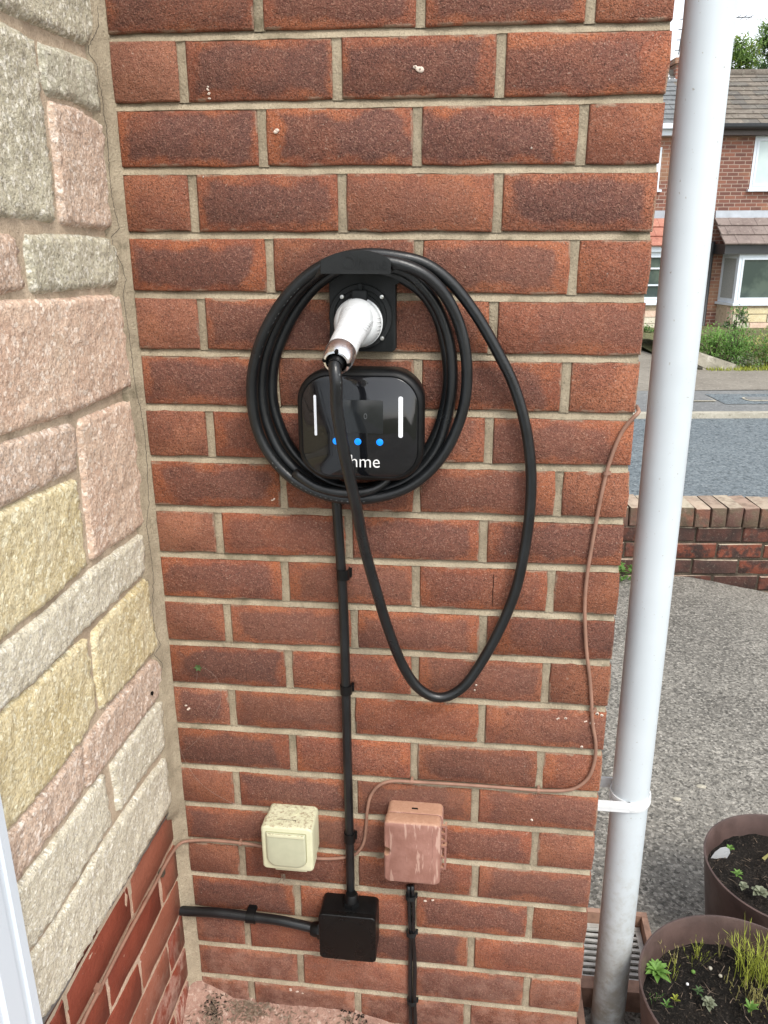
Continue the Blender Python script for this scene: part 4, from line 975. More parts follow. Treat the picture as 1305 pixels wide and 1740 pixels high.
# gossamer threads and the withered leaf
th = thing('spider_thread', (.06, -.008, .8), 'fine pale spider threads strung across the lower left bricks', 'spider thread')
parts = [tube(spline([onY(x, y, -.004) for x, y in q], .02), .00015, 3) for q in (((298, 1235), (304, 1265), (318, 1300), (345, 1335), (385, 1360), (420, 1374), (452, 1374)), ((343, 1133), (362, 1145), (374, 1165), (374, 1195), (358, 1225), (335, 1258), (315, 1274)), ((335, 1142), (334, 1155), (324, 1168), (300, 1165), (285, 1160)))]
obj('thread', join(*parts), plain('silk', (.40, .33, .28), .6), th)
lf = thing('withered_leaf', onY(337, 1134, -.008), 'tiny curled green leaf caught on the left bricks', 'leaf'); c = onY(337, 1134, -.006)
V, Fc = [], []
for k in range(6):
    t = k * 1.05; d_ = Vector((math.cos(t), -.3, math.sin(t))); s_ = Vector((-math.sin(t), 0, math.cos(t))); n0 = len(V)
    V += [c, c + d_ * .004 + s_ * .0022, c + d_ * .008, c + d_ * .004 - s_ * .0022]; Fc.append((n0, n0 + 1, n0 + 2, n0 + 3))
obj('blade', (V, Fc), M['lf_dark'], lf, smooth=False)

# ------------------------------------------------------------------ downpipe, bracket, gully
dp = thing('downpipe', (.856, .085, .09), 'tall round white plastic downpipe beside the brick wall', 'drainpipe')
pt, pb = onY(1207.5, 10, .045), onY(1033.7, 1712, .085)
dirp = (pt - pb).normalized(); RP = .034
A_, B_ = pb + dirp * (.088 - pb.z) / dirp.z, pb + dirp * (2.75 - pb.z) / dirp.z
def onpipe(z): return pb + dirp * (z - pb.z) / dirp.z
V_, F_ = loft([[onpipe(z) + Vector((math.cos(t) * r, math.sin(t) * r, 0)) for t in (2 * math.pi * k / 48 for k in range(48))] for z, r in [(.088, RP)] + [(.1 + .05 * i, RP) for i in range(54)]], False, False)
Vi, Fi = loft([[onpipe(z) + Vector((math.cos(t) * r, math.sin(t) * r, 0)) for t in (2 * math.pi * k / 48 for k in range(48))] for z, r in [(.4, RP - .003), (.088, RP - .003)]], False, False)
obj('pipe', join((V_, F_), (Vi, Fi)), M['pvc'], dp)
br = thing('pipe_bracket', (.83, .05, .64), 'white strap bracket holding the downpipe to the wall corner', 'pipe bracket')
zc = onY(1060, 1382, .02).z
cpt = onpipe(zc)
ring = []
for z in (-.010, .010):
    pass
prof = [(-.0105, .0005), (-.0105, .0030), (-.0040, .0038), (-.0030, .0028), (.0030, .0028), (.0040, .0038), (.0105, .0030), (.0105, .0005)]
L = []
for k in range(48):
    t = 2 * math.pi * k / 48; L.append([cpt + Vector((math.cos(t) * (RP + q), math.sin(t) * (RP + q), dz)) for dz, q in prof])
L.append(L[0]); obj('strap', loft(L, False, False), M['white'], br, auto=40)
obj('arm', join(box(WX + .001, cpt.x - .006, cpt.y - RP - .0035, cpt.y - RP + .0005, cpt.z - .0105, cpt.z + .0105), box(WX + .001, cpt.x - .006, cpt.y - RP - .0045, cpt.y - RP - .0034, cpt.z - .003, cpt.z + .003)), M['white'], br, smooth=False)
obj('arm', box(WX + .001, cpt.x - .006, cpt.y + RP - .0005, cpt.y + RP + .0035, cpt.z - .0105, cpt.z + .0105), M['white'], br, smooth=False)
obj('wall_plate', box(WX - .001, WX + .004, cpt.y - RP - .01, cpt.y + RP + .014, cpt.z - .014, cpt.z + .014), M['white'], br, smooth=False)
gl = thing('drain_gully', (.89, .2, .05), 'square terracotta drain gully with slotted grey grate behind the downpipe foot', 'drain')
GZ = .100
def fringe(x0, x1, y0, y1, t, z0, z1, parts):
    parts += [box(x0, x1, y0, y0 + t, z0, z1), box(x0, x1, y1 - t, y1, z0, z1), box(x0, x0 + t, y0 + t, y1 - t, z0, z1 - .001), box(x1 - t, x1, y0 + t, y1 - t, z0, z1 - .001)]
P_ = []; fringe(.790, .985, .005, .375, .014, .0, GZ + .010, P_); P_.append(box(.804, .971, .150, .182, .02, GZ + .004))
obj('surround', join(*P_), M['gully'], gl, smooth=False)
P_ = []
fringe(.806, .969, .184, .359, .012, GZ - .035, GZ - .022, P_)
for i in range(11):
    x0 = .820 + .0125 * i; P_.append(box(x0, x0 + .0062, .197, .346, GZ - .034, GZ - .024))
P_.append(box(.819, .956, .268, .276, GZ - .034, GZ - .0235))
# slots run across, as seen from the porch
P_ = []
fringe(.806, .969, .184, .359, .012, GZ - .035, GZ - .022, P_)
for i in range(9):
    y0 = .203 + .0172 * i; P_.append(box(.818, .957, y0, y0 + .0075, GZ - .029, GZ - .024))
obj('grate', join(*P_), M['grate'], gl, smooth=False)
obj('sump', join(box(.803, .972, .018, .151, .01, .022), box(.803, .972, .181, .362, .01, .030)), M['dark'], gl, smooth=False)

# ------------------------------------------------------------------ plant pots
def blade(V, Fc, p, d, L, w, bend=.3, seg=3):
    side_ = d.cross(Vector((0, 0, 1)));
    if side_.length < 1e-3: side_ = Vector((1, 0, 0))
    side_.normalize(); k = len(V); q = p.copy(); dd = d.normalized()
    for i in range(seg + 1):
        ww = w * (1 - (i / seg) ** 1.5) + w * .08; V += [q - side_ * ww, q + side_ * ww]; dd = (dd + Vector((0, 0, -bend / seg))).normalized(); q = q + dd * (L / seg)
    for i in range(seg): Fc.append((k + 2 * i, k + 2 * i + 1, k + 2 * i + 3, k + 2 * i + 2))
def pot(c, r, h, zb, lab, soilz):
    t = thing('plant_pot', (c[0], c[1], zb), lab, 'plant pot', 'brown plant pots beside the downpipe')
    n = 72; zt = zb + h
    def ringz(z, rr): return [Vector((c[0] + rr * math.cos(a), c[1] + rr * math.sin(a), z)) for a in (2 * math.pi * k / n for k in range(n))]
    def ro(z): return r * (.80 + .20 * (z - zb) / h)
    L = [ringz(zb, ro(zb))] + [ringz(zb + h * q, ro(zb + h * q)) for q in (.2, .4, .6, .8, .93)] + [ringz(zt - .004, r), ringz(zt - .001, r + .0005), ringz(zt, r - .001), ringz(zt, r - .0035), ringz(zt - .003, r - .0048)] + [ringz(zt - h * q, ro(zt - h * q) - .005) for q in (.1, .25, .5)]
    obj('pot', loft(L, True, False), M['pot'], t, auto=60)
    V, Fc = [], []; R_ = ro(soilz) - .003; m = 46
    for i in range(m + 1):
        for k in range(n):
            a = 2 * math.pi * k / n; q = R_ * i / m; x, y = c[0] + q * math.cos(a), c[1] + q * math.sin(a)
            V.append(Vector((x, y, soilz + .006 * nz(x * 22, y * 22) + .0045 * nz(x * 70, y * 70, 2) + .003 * nz(x * 160, y * 160, 4) + .006 * (q / R_) ** 3)))
    Fc = [(i * n + k, i * n + (k + 1) % n, (i + 1) * n + (k + 1) % n, (i + 1) * n + k) for i in range(m) for k in range(n)]
    obj('soil', (V, Fc), M['soil'], t)
    V, Fc = [], []; rr = random.Random(int(c[0] * 1000))
    for _ in range(1500):
        a, q = rr.uniform(0, 6.283), R_ * rr.random() ** .5 * .97; p_ = Vector((c[0] + q * math.cos(a), c[1] + q * math.sin(a), soilz + rr.uniform(0, .006)))
        k = len(V); s = rr.uniform(.001, .0036)
        V += [p_ + Vector((rr.uniform(-1, 1), rr.uniform(-1, 1), rr.uniform(-.5, 1))) * s for _q in range(4)]; Fc += [(k, k + 1, k + 2), (k, k + 2, k + 3), (k, k + 3, k + 1), (k + 1, k + 3, k + 2)]
    V2_, F2_ = [], []
    for _ in range(170):
        a, q = rr.uniform(0, 6.283), R_ * rr.random() ** .5 * .97; p_ = Vector((c[0] + q * math.cos(a), c[1] + q * math.sin(a), soilz + rr.uniform(.004, .011)))
        blade(V2_, F2_, p_, Vector((rr.gauss(0, 1), rr.gauss(0, 1), rr.gauss(0, .25))), rr.uniform(.006, .024), rr.uniform(.0003, .0008), rr.uniform(-.3, .5), 3)
    tw_ = obj('dead_root', (V2_, F2_), M['lf_brown'], t, smooth=False); tw_['kind'] = 'stuff'
    cr = obj('compost_crumb', (V, Fc), M['crumb'], t, smooth=False); cr['kind'] = 'stuff'
    return t
POT1 = (1.068, -.034); POT2 = (1.272, .339)
S1, S2 = .26, .25
pot(POT1, .19, .30, .03, 'brown plastic pot nearest the camera holding weeds and tall yellow-green grass', S1)
pot(POT2, .18, .28, .03, 'brown plastic pot farther back with a white label and small seedlings', S2)
def rosette(xy, z, r, mat, lab, n=12, name='seedling', wf=.28, cat='seedling', lift=.6):
    c = onZ(xy[0], xy[1], z); c.z = z - .002
    t = thing(name, c, lab, cat); V, Fc = [], []; rr = random.Random(int(xy[0]))
    for k in range(n):
        a = 2.4 * k; f_ = k / n; d = Vector((math.cos(a), math.sin(a), lift + (1 - f_) * .5)); Lr = r * (1.15 - .5 * (1 - f_))
        side_ = Vector((-math.sin(a), math.cos(a), 0)); q0 = c + Vector((0, 0, .004 + .012 * (1 - f_))); k0 = len(V); dd = d.normalized(); q = q0
        for i in range(5):
            s = i / 4; ww = Lr * wf * math.sin(math.pi * (s * .85 + .12)); V += [q - side_ * ww + Vector((0, 0, ww * .5)), q.copy(), q + side_ * ww + Vector((0, 0, ww * .5))]; q = q + dd * Lr / 4; dd = (dd + Vector((0, 0, -.22))).normalized()
        for i in range(4):
            for s in (0, 1): Fc.append((k0 + i * 3 + s, k0 + i * 3 + s + 1, k0 + i * 3 + s + 4, k0 + i * 3 + s + 3))
    obj('leaf', (V, Fc), M[mat], t); return t
rosette((1114, 1658), S1 + .012, .031, 'lf_bright', 'bright green rosette weed at the left of the front pot', 19, 'rosette_weed', .19, 'weed')
rosette((1239, 1448), S2 + .012, 0.0144, 'lf_bright', 'small green seedling beside the white plant label', 10, wf=.2)
rosette((1252, 1491), S2 + .012, 0.0168, 'lf_bright', 'small spiky green seedling in front of the white label in the rear pot', 12, wf=.14)
rosette((1290, 1523), S2 + .015, 0.0208, 'lf_grey', 'pale grey-green cut-leaf seedling at the right of the rear pot', 15, wf=.36)
rosette((1262, 1512), S2 + .012, .014, 'lf_grey', 'small dull grey-pink seedling left of the larger grey-green one', 9, wf=.4)
rosette((1203, 1711), S1 + .010, 0.0160, 'lf_grey', 'pale downy seedling low in the middle of the front pot', 16, wf=.3)
rosette((1131, 1716), S1 + .012, .018, 'lf_mid', 'thin two-leaved green seedling at the lower left of the front pot', 6, wf=.14, lift=1.5)
rosette((1273, 1722), S1 + .012, 0.0224, 'lf_bright', 'upright green seedling at the lower right of the front pot', 9, wf=.16, lift=1.3)
rosette((1186, 1690), S1 + .008, 0.0128, 'lf_dark', 'dark ferny seedling near the centre of the front pot', 11, wf=.14)
rosette((1146, 1705), S1 + .010, .014, 'lf_yel', 'tiny yellow-green sprout low in the front pot', 6, wf=.2, lift=1.4)
def tuft(xy, z, n, Hh, spread, mat, lab, twig=True, w=.0011, name='grass_tuft'):
    c = onZ(xy[0], xy[1], z); c.z = z - .002; t = thing(name, c, lab, 'grass'); V, Fc = [], []; rr = random.Random(int(xy[0] + xy[1]))
    for _ in range(n):
        a = rr.uniform(0, 6.283); q = c + Vector((math.cos(a), math.sin(a), 0)) * spread * rr.random() ** .7
        d = Vector((rr.gauss(0, .28), rr.gauss(0, .28), 1)).normalized(); Lh = Hh * rr.uniform(.45, 1.0)
        blade(V, Fc, q, d, Lh, w, rr.uniform(0, .25), 4)
        if twig:
            for k in range(rr.randint(3, 7)):
                s = rr.uniform(.3, .98); b = q + d * Lh * s; dd = (d + Vector((rr.gauss(0, .45), rr.gauss(0, .45), 0))).normalized(); blade(V, Fc, b, dd, Lh * rr.uniform(.10, .22), w * .9, 0, 2)
    o = obj('stem', (V, Fc), M[mat], t, smooth=False); return t
tuft((1275, 1660), S1 + .005, 40, .125, .036, 'lf_yel', 'tall feathery yellow-green grass clump at the right of the front pot', w=.0008)
tuft((1305, 1672), S1 + .005, 34, .115, .030, 'lf_yel', 'feathery grass clump cut off by the right edge of the photo', w=.0008)
tuft((1285, 1700), S1 + .004, 60, .040, .042, 'lf_straw', 'low straw-coloured mat at the foot of the tall grass', w=.0007, name='moss_tuft')
tuft((1178, 1632), S1 + .004, 14, .060, .018, 'lf_yel', 'short yellow-green grass tuft at the back of the front pot', w=.0006)
tuft((1140, 1630), S1 + .004, 8, .055, .020, 'lf_straw', 'sparse straw twigs at the back left of the front pot', w=.0006)
tuft((1222, 1625), S1 + .004, 4, .085, .008, 'lf_straw', 'single dry branching stalk at the back centre of the front pot', w=.0006)
tuft((1112, 1700), S1 + .004, 6, .028, .012, 'lf_mid', 'tiny dark grass sprig at the left edge of the front pot', w=.0006)
tuft((1143, 1660), S1 + .004, 9, .040, .016, 'lf_yel', 'thin green sprigs beside the rosette weed', w=.0006)
tuft((1239, 1672), S1 + .004, 5, .035, .012, 'lf_straw', 'small dry sprig between the pebbles and the tall grass', w=.0006)
lb = onZ(1222, 1458, S2 + .006); pl_ = thing('plant_label', lb, 'white plastic plant label stuck in the rear pot', 'plant label')
u_ = Vector((.95, .15, 0)).normalized(); n_ = u_.cross(Vector((0, 0, 1)))
P2 = [(x * 1.15, y * 1.25) for x, y in ((-.019, -.01), (.017, -.01), (.019, .012), (.014, .024), (.004, .031), (-.006, .028), (-.014, .016))]
obj('tag', loft([[lb + u_ * x + Vector((0, 0, 1)) * (y + .004) + n_ * s + n_ * (y * .3) for x, y in P2] for s in (0, .0008)]), M['white'], pl_, auto=40)
for xy, z, s, m, lab, nm in (((1178, 1651), S1 + .010, .0045, 'lf_bright', 'bright green pellet lying on the compost of the front pot', 'slug_pellet'), ((1168, 1672), S1 + .010, .0032, 'ink', 'white round pebble on the compost of the front pot', 'pebble'), ((1207, 1645), S1 + .010, .0042, 'rock', 'grey pebble towards the back of the front pot', 'pebble'), ((1224, 1658), S1 + .010, .0040, 'rock', 'flat grey pebble left of the tall grass', 'pebble')):
    c = onZ(*xy, z); v, f = disc_stack(c, (.2, .1, 1), [(-s * .8, s * .3), (-s * .5, s * .8), (0, s), (s * .5, s * .75), (s * .75, s * .2)], 12)
    meta(obj(nm, (v, f), M[m]), lab, 'pebble' if nm == 'pebble' else 'pellet')
c = onZ(1297, 1460, S2 + .012); V, Fc = [], []; blade(V, Fc, c, Vector((.8, .5, .5)), .035, .004, .1, 4)
meta(obj('dry_leaf', (V, Fc), M['lf_straw']), 'curled tan dry leaf in the rear pot', 'leaf')

# pale stones and leaf scraps on the driveway
for (x, y, s, lab) in ((1192, 1332, .012, 'white irregular stone chip on the driveway, the upper one'), (1150, 1356, .010, 'white irregular stone chip on the driveway, lower and left')):
    a = ray(x, y); t = (.035 - CAM.z) / a.z; c = CAM + a * t; a_, d_ = (c - Vector((CAM.x, CAM.y, 0))).dot(E1), (c - Vector((CAM.x, CAM.y, 0))).dot(E2); c = S(a_, d_, drive_z(a_, d_))
    L = [[c + Vector((math.cos(q) * s * (1.3 + .4 * nz(q, x)) * k, math.sin(q) * s * .8 * (1 + .5 * nz(q, y)) * k, h)) for q in (2 * math.pi * i / 14 for i in range(14))] for k, h in ((1.0, -.003), (1, .002), (.7, .004))]
    meta(obj('stone_chip', loft(L), M['kerb'], auto=50), lab, 'stone', 'pale stones on the driveway')

# ------------------------------------------------------------------ low garden wall
gw = thing('garden_wall', S(2.2, 3.95, -.2), 'low weathered brick garden wall topped with bricks on edge, along the road', 'garden wall')
def gbrick(name, L, Hh, D, seed):
    rr = random.Random(seed); v, f = loft([[Vector((x * (1 - g / L * 2), y, z * (1 - g / Hh * 2))) for x, z in ((-L / 2, -Hh / 2), (0, -Hh / 2 - .001), (L / 2, -Hh / 2), (L / 2 + .001, 0), (L / 2, Hh / 2), (0, Hh / 2 + .001), (-L / 2, Hh / 2), (-L / 2 - .001, 0))] for y, g in ((D, .003), (D - .004, 0), (.005, 0), (0, .005))])
    v = [p + Vector((rr.uniform(-1, 1), rr.uniform(-1, 1), rr.uniform(-1, 1))) * .0016 for p in v]
    me = bpy.data.meshes.new(name); me.from_pydata(v, [], f); me.update(); me.shade_smooth(); me.set_sharp_from_angle(angle=rad(40)); return me
def weathered(name, a, b, blot):
    n = N(name, .9, .2); n.randvec(); nx_, ny_, nz_ = n.sep(n.geo.outputs['Normal'])
    col = n.t.nodes.new('ShaderNodeSeparateColor'); n.put(col.inputs[0], n.oi.outputs['Color'])
    c = n.mix(n.ramp(n.noise(11, 3, .6), .35, .65), a, b)
    c = n.mix(n.math('MULTIPLY', n.ramp(n.noise(16, 3, .6), .42, .60), col.outputs[0]), c, blot)
    c = n.mix(n.ramp(n.noise(60, 4, .7), .55, .75, 0, .4), c, (.30, .24, .19))
    c = n.mix(n.math('MULTIPLY', n.ramp(nz_, .5, .9), n.ramp(n.noise(20, 4, .7), .3, .6, .35, .85)), c, n.mix(col.outputs[1], (.42, .30, .23), (.56, .50, .38)))
    n.color(c); n.bump(n.noise(90, 4, .65), .005); return n.m
mgw = weathered('old_wall_brick', (.045, .030, .026), (.075, .040, .033), (.20, .062, .038)); mgc = weathered('coping_brick', (.13, .075, .06), (.11, .088, .06), (.21, .09, .06))
GB = [gbrick('garden_brick', .232, .078, .10, s) for s in range(4)]; GC = [gbrick('coping_brick', .076, .103, .225, 10 + s) for s in range(4)]
for me in GB: me.materials.append(mgw)
for me in GC: me.materials.append(mgc)
ang = math.atan2(E1.y, E1.x)
slope = -.011
rr = random.Random(9); ztop = .352
for k in range(-30, 44):
    a = 1.555 + .0845 * k; z = ztop + slope * (a - 1.6) * 1.5
    o = put_brick(rr.choice(GC), S(a, 3.95, z - .0525) + Vector((0, 0, rr.uniform(-.003, .003))), (rr.random(), rr.random(), .5), gw, ang + rr.uniform(-.03, .03), rr.uniform(-.03, .03), 'coping_brick')
for row in range(5):
    for k in range(-7, 12):
        a = 1.50 + (.243 * k) + (.12 if row % 2 else 0) ; z = ztop - .150 + slope * (a - 1.6) * 1.5 - .0905 * row
        o = put_brick(rr.choice(GB), S(a, 3.965 + rr.uniform(-.004, .004), z), (rr.random(), rr.random(), .5), gw, ang + rr.uniform(-.012, .012), rr.uniform(-.008, .008))
a0, a1 = -.6, 4.6
obj('mortar', join(*[([S(x0, 3.972, z0 + slope * (x0 - 1.6) * 1.5), S(x1, 3.972, z0 + slope * (x1 - 1.6) * 1.5), S(x1, 3.972, -.3), S(x0, 3.972, -.3), S(x0, 4.15, z0 + slope * (x0 - 1.6) * 1.5), S(x1, 4.15, z0 + slope * (x1 - 1.6) * 1.5), S(x1, 4.15, -.3), S(x0, 4.15, -.3)], [(0, 1, 2, 3), (4, 7, 6, 5), (0, 4, 5, 1), (1, 5, 6, 2), (3, 2, 6, 7), (0, 3, 7, 4)]) for x0, x1, z0 in ((a0, a1, ztop - .102),)]), mortar_mat('old_mortar', (.05, .04, .03), (.12, .095, .07), .4, 90, .01), gw, smooth=False)
wp = onZ(1059, 970, .0); a_, z_ = onD(1060, 972, 3.9)
V, Fc = [], []
for _ in range(60):
    p_ = S(a_ + random.uniform(-.05, .05), 3.9 + random.uniform(-.05, .03), z_ + random.uniform(-.04, .05)); blade(V, Fc, p_, Vector((random.gauss(0, 1), random.gauss(0, 1), random.random() * 1.2)), .03, .009, .3, 2)
meta(obj('wall_weed', (V, Fc), M['lf_mid'], smooth=False), 'small green weed growing at the foot of the garden wall', 'weed')

# ------------------------------------------------------------------ houses across the street
HD = 19.0
def tiles(parent, a0, a1, zE, dE, zR, dR, tw_, rows, mats, cut=None, name='roof_tile', vis=None, thick=.022):
    """overlapping tiles laid course by course on one slope; shared mesh per slope"""
    run = math.hypot(zR - zE, dR - dE); u = Vector((0, (dR - dE) / run, (zR - zE) / run)); g = run / rows; Lt = g * 1.22
    def wv(a, d, z): return E1 * a + E2 * d + Vector((0, 0, z))
    nrm = Vector((0, -u.z, u.y)); mes = []
    for m in mats:
        me = bpy.data.meshes.new(name); P = []
        for s, h in ((0, thick * 1.6), (Lt, thick * .3)):
            for aa, hh in ((.003, 0), (tw_ - .003, 0)):
                for k in (0, -thick):
                    q = u * s + nrm * (h + k); P.append(wv(aa, q.y, q.z))
        me.from_pydata(P, [], [(0, 2, 6, 4), (1, 5, 7, 3), (0, 1, 3, 2), (4, 6, 7, 5), (0, 4, 5, 1), (2, 3, 7, 6)]); me.update(); me.materials.append(m); mes.append(me)
    extra = []; rr = random.Random(4)
    for r in range(rows):
        a = a0 + (tw_ / 2 if r % 2 else 0)
        if r % 2:
            q = u * (g * r); loc = S(a0, dE + q.y, zE + q.z); hv = [Vector(v.co) for v in mes[0].vertices]
            half = [p - E1 * (p.dot(E1)) * .5 + loc for p in hv]; obj(name, (half, [tuple(p.vertices) for p in mes[0].polygons]), mats[0], parent, smooth=False)
        while a < a1 - .01:
            q = u * (g * r); loc = S(a, dE + q.y, zE + q.z + rr.uniform(0, .006)); me = rr.choice(mes)
            if vis is None or vis[0] < a < vis[1]:
                o = bpy.data.objects.new(name, me); COL.objects.link(o); place(o, parent, loc)
            else: extra.append(([Vector(v.co) + loc for v in me.vertices], [tuple(p.vertices) for p in me.polygons]))
            a += tw_
    if extra: e_ = obj(name, join(*extra), mats[0], parent, smooth=False); e_['kind'] = 'stuff'
def wframe(parent, a0, a1, z0, z1, d, cols, glassm, t=.06, dep=.09, trans=None, sill=True):
    """window: frame, mullions, glass panes set behind, sill proud of the wall"""
    P = [sbox(a0, a1, d - .02, d + dep, z0, z0 + t), sbox(a0, a1, d - .02, d + dep, z1 - t, z1)]
    w = (a1 - a0 - t * (cols + 1)) / cols
    for k in range(cols + 1): P.append(sbox(a0 + k * (w + t), a0 + k * (w + t) + t, d - .018, d + dep - .002, z0 + t, z1 - t))
    wdw = obj('window', join(*P), M['upvc'], parent, smooth=False)
    for k in range(cols):
        x0 = a0 + t + k * (w + t)
        sash = [sbox(x0, x0 + .045, d - .028, d + .03, z0 + t, z1 - t), sbox(x0 + w - .045, x0 + w, d - .028, d + .03, z0 + t, z1 - t), sbox(x0 + .045, x0 + w - .045, d - .028, d + .03, z0 + t, z0 + t + .045), sbox(x0 + .045, x0 + w - .045, d - .028, d + .03, z1 - t - .045, z1 - t)]
        if trans: sash += [sbox(x0 + .045, x0 + w - .045, d - .026, d + .028, z0 + (z1 - z0) * q, z0 + (z1 - z0) * q + .035) for q in trans]
        obj('frame', join(*sash), M['upvc'], wdw, smooth=False)
        obj('pane', sbox(x0 + .04, x0 + w - .04, d + .010, d + .022, z0 + t + .04, z1 - t - .04), M[glassm], wdw, smooth=False)
    if sill: obj('sill', sbox(a0 - .05, a1 + .05, d - .10, d + .02, z0 - .05, z0 - .001), M['upvc'], wdw, smooth=False)
    return wdw
EZ, RZ, RD = 3.95, 5.27, HD + 2.03
# the right-hand house
hs1 = thing('brick_house', S(11, HD, -.35), 'brown brick house with a tiled bay window roof, right of the downpipe', 'house')
P = []
wx0, wx1, wz0, wz1 = 7.98, 10.2, 2.70, 3.77
a0, a1 = 6.62, 15.0
P += [sbox(a0, wx0, HD, HD + 4, -.45, EZ), sbox(wx1, a1, HD, HD + 4, -.45, EZ), sbox(wx0, wx1, HD, HD + 4, -.45, wz0), sbox(wx0, wx1, HD, HD + 4, wz1, EZ), sbox(wx0, wx1, HD + .12, HD + 4, wz0, wz1)]
obj('wall', join(*P), M['hbrick'], hs1, smooth=False)
v = [S(a0, HD, EZ), S(a0, HD + 4.06, EZ), S(a0, RD, RZ), S(a1, HD, EZ), S(a1, HD + 4.06, EZ), S(a1, RD, RZ)]
rf = obj('roof', (v, [(0, 2, 5, 3), (1, 4, 5, 2), (0, 1, 2), (3, 5, 4)]), M['tile'], hs1, smooth=False)
t2 = ground_mat('roof_tile_dark', (.12, .11, .10), (.17, .155, .135), (.26, .25, .2), 14, .006, .5, 2)
tiles(hs1, 6.62, 15.0, EZ + .0, HD - .25, RZ + .02, RD, .33, 11, [M['tile'], t2], vis=(6.5, 9.9))
obj('ridge', tube([S(a0, RD, RZ + .03), S(a1, RD, RZ + .03)], .10, 10), M['tile'], hs1)
obj('gutter', tube([S(a0, HD - .28, EZ - .03), S(a1, HD - .28, EZ - .03)], .062, 10), M['blk_gutter'], hs1)
obj('fascia', sbox(a0, a1, HD - .20, HD - .001, EZ - .19, EZ - .02), M['fence'], hs1, smooth=False)
wframe(hs1, wx0, wx1, wz0, wz1, HD + .01, 2, 'glass_b')
# bay: lean-to roof, fascia, angled window, stone front
BD = HD - .62
bz1, bz0 = onD(1260, 432, BD)[1], onD(1260, 519, BD)[1]
ba0 = onD(1246, 520, BD)[0]; bl = onD(1222, 510, HD)[0] - .04; ba1 = ba0 + 2.6; br1 = ba1 + .45
tz0, tz1 = onD(1260, 417, BD - .15)[1], onD(1260, 372, HD)[1] + .02
tiles(hs1, onD(1213, 372, HD)[0], br1 + .3, tz0, BD - .15, tz1, HD - .02, .285, 3, [M['tile_b']], name='bay_roof_tile', thick=.03)
obj('flashing', join(([S(bl - .28, HD - .05, tz1), S(br1 + .3, HD - .05, tz1), S(br1 + .3, HD - .012, tz1 + .15), S(bl - .28, HD - .012, tz1 + .15)], [(0, 1, 2, 3)]), sbox(bl - .28, br1 + .3, HD - .010, HD - .002, tz1, tz1 + .155)), M['lead'], hs1, smooth=False)
obj('fascia', sbox(bl - .25, br1 + .2, BD - .08, HD - .02, bz1 + .002, tz0 + .02), M['blk_gutter'], hs1, smooth=False)
wframe(hs1, ba0, ba1, bz0 + .05, bz1, BD + .02, 3, 'glass_d', t=.07)
def quadbox(p, q, z0, z1, th=.05):
    (a0_, d0_), (a1_, d1_) = p, q; L_ = math.hypot(a1_ - a0_, d1_ - d0_); nx, ny = (d1_ - d0_) / L_ * th, -(a1_ - a0_) / L_ * th
    v = [S(a, d, z) for z in (z0, z1) for a, d in ((a0_, d0_), (a1_, d1_), (a1_ - nx, d1_ - ny), (a0_ - nx, d0_ - ny))]
    return v, [(0, 3, 2, 1), (4, 5, 6, 7), (0, 1, 5, 4), (1, 2, 6, 5), (2, 3, 7, 6), (3, 0, 4, 7)]
for (pA, pB) in (((bl, HD), (ba0, BD + .02)), ((ba1, BD + .02), (br1, HD))):
    A2 = (pA[0] * .87 + pB[0] * .13, pA[1] * .87 + pB[1] * .13); B2 = (pA[0] * .13 + pB[0] * .87, pA[1] * .13 + pB[1] * .87)
    sd_ = obj('side_light', join(quadbox(pA, A2, bz0 + .05, bz1), quadbox(B2, pB, bz0 + .05, bz1), quadbox(A2, B2, bz0 + .05, bz0 + .14), quadbox(A2, B2, bz1 - .09, bz1)), M['upvc'], hs1, smooth=False)
    obj('pane', quadbox((A2[0], A2[1] + .02), (B2[0], B2[1] + .02), bz0 + .14, bz1 - .09, .01), M['net'], sd_, smooth=False)
obj('bay_sill', loft([[S(*q, z) for q in ((bl - .06, HD - .01), (ba0 - .05, BD - .06), (ba1 + .05, BD - .06), (br1 + .06, HD - .01))] for z in (bz0 - .005, bz0 + .048)]), M['upvc'], hs1, smooth=False)
# bay front stone pieces
rs = random.Random(8); zc_ = -.4; first = True
bm_ = obj('bay_wall', loft([[S(*q, z) for q in ((bl, HD - .005), (ba0, BD + .02), (ba1, BD + .02), (br1, HD - .005))] for z in (-.5, bz0 - .01)]), M['mortar_t'], hs1, smooth=False)
z = -.35
while z < bz0 - .10:
    hgt = rs.choice((.09, .14, .18)); hgt = min(hgt, bz0 - .03 - z); a = ba0 + .02
    while a < ba1 - .1:
        w = rs.uniform(.25, .6); w = min(w, ba1 - .02 - a)
        obj('stone', sbox(a, a + w - .02, BD - .005 - rs.random() * .015, BD + .03, z, z + hgt - .018), M[rs.choice(('stone_pink', 'stone_white', 'stone_dpink', 'stone_green', 'stone_yellow', 'stone_white'))], hs1, smooth=False)
        a += w
    for (pA, pB) in (((bl, HD), (ba0, BD + .02)),):
        obj('stone', quadbox((pA[0] + .02, pA[1] - .01), (pB[0] - .01, pB[1] - .0), z, z + hgt - .018, .02), M[rs.choice(('stone_pink', 'stone_white'))], hs1, smooth=False)
    z += hgt
adp = onD(1202, 480, HD - .06)[0]
dn = thing('black_downpipe', S(adp, HD - .07, -.3), 'slim black downpipe on the far brown brick house left of its bay', 'drainpipe')
obj('pipe', tube([S(adp + .02, HD - .07, 1.62), S(adp, HD - .07, 1.4), S(adp, HD - .07, -.28), S(adp + .04, HD - .12, -.34)], .055, 10), M['blk_gutter'], dn)
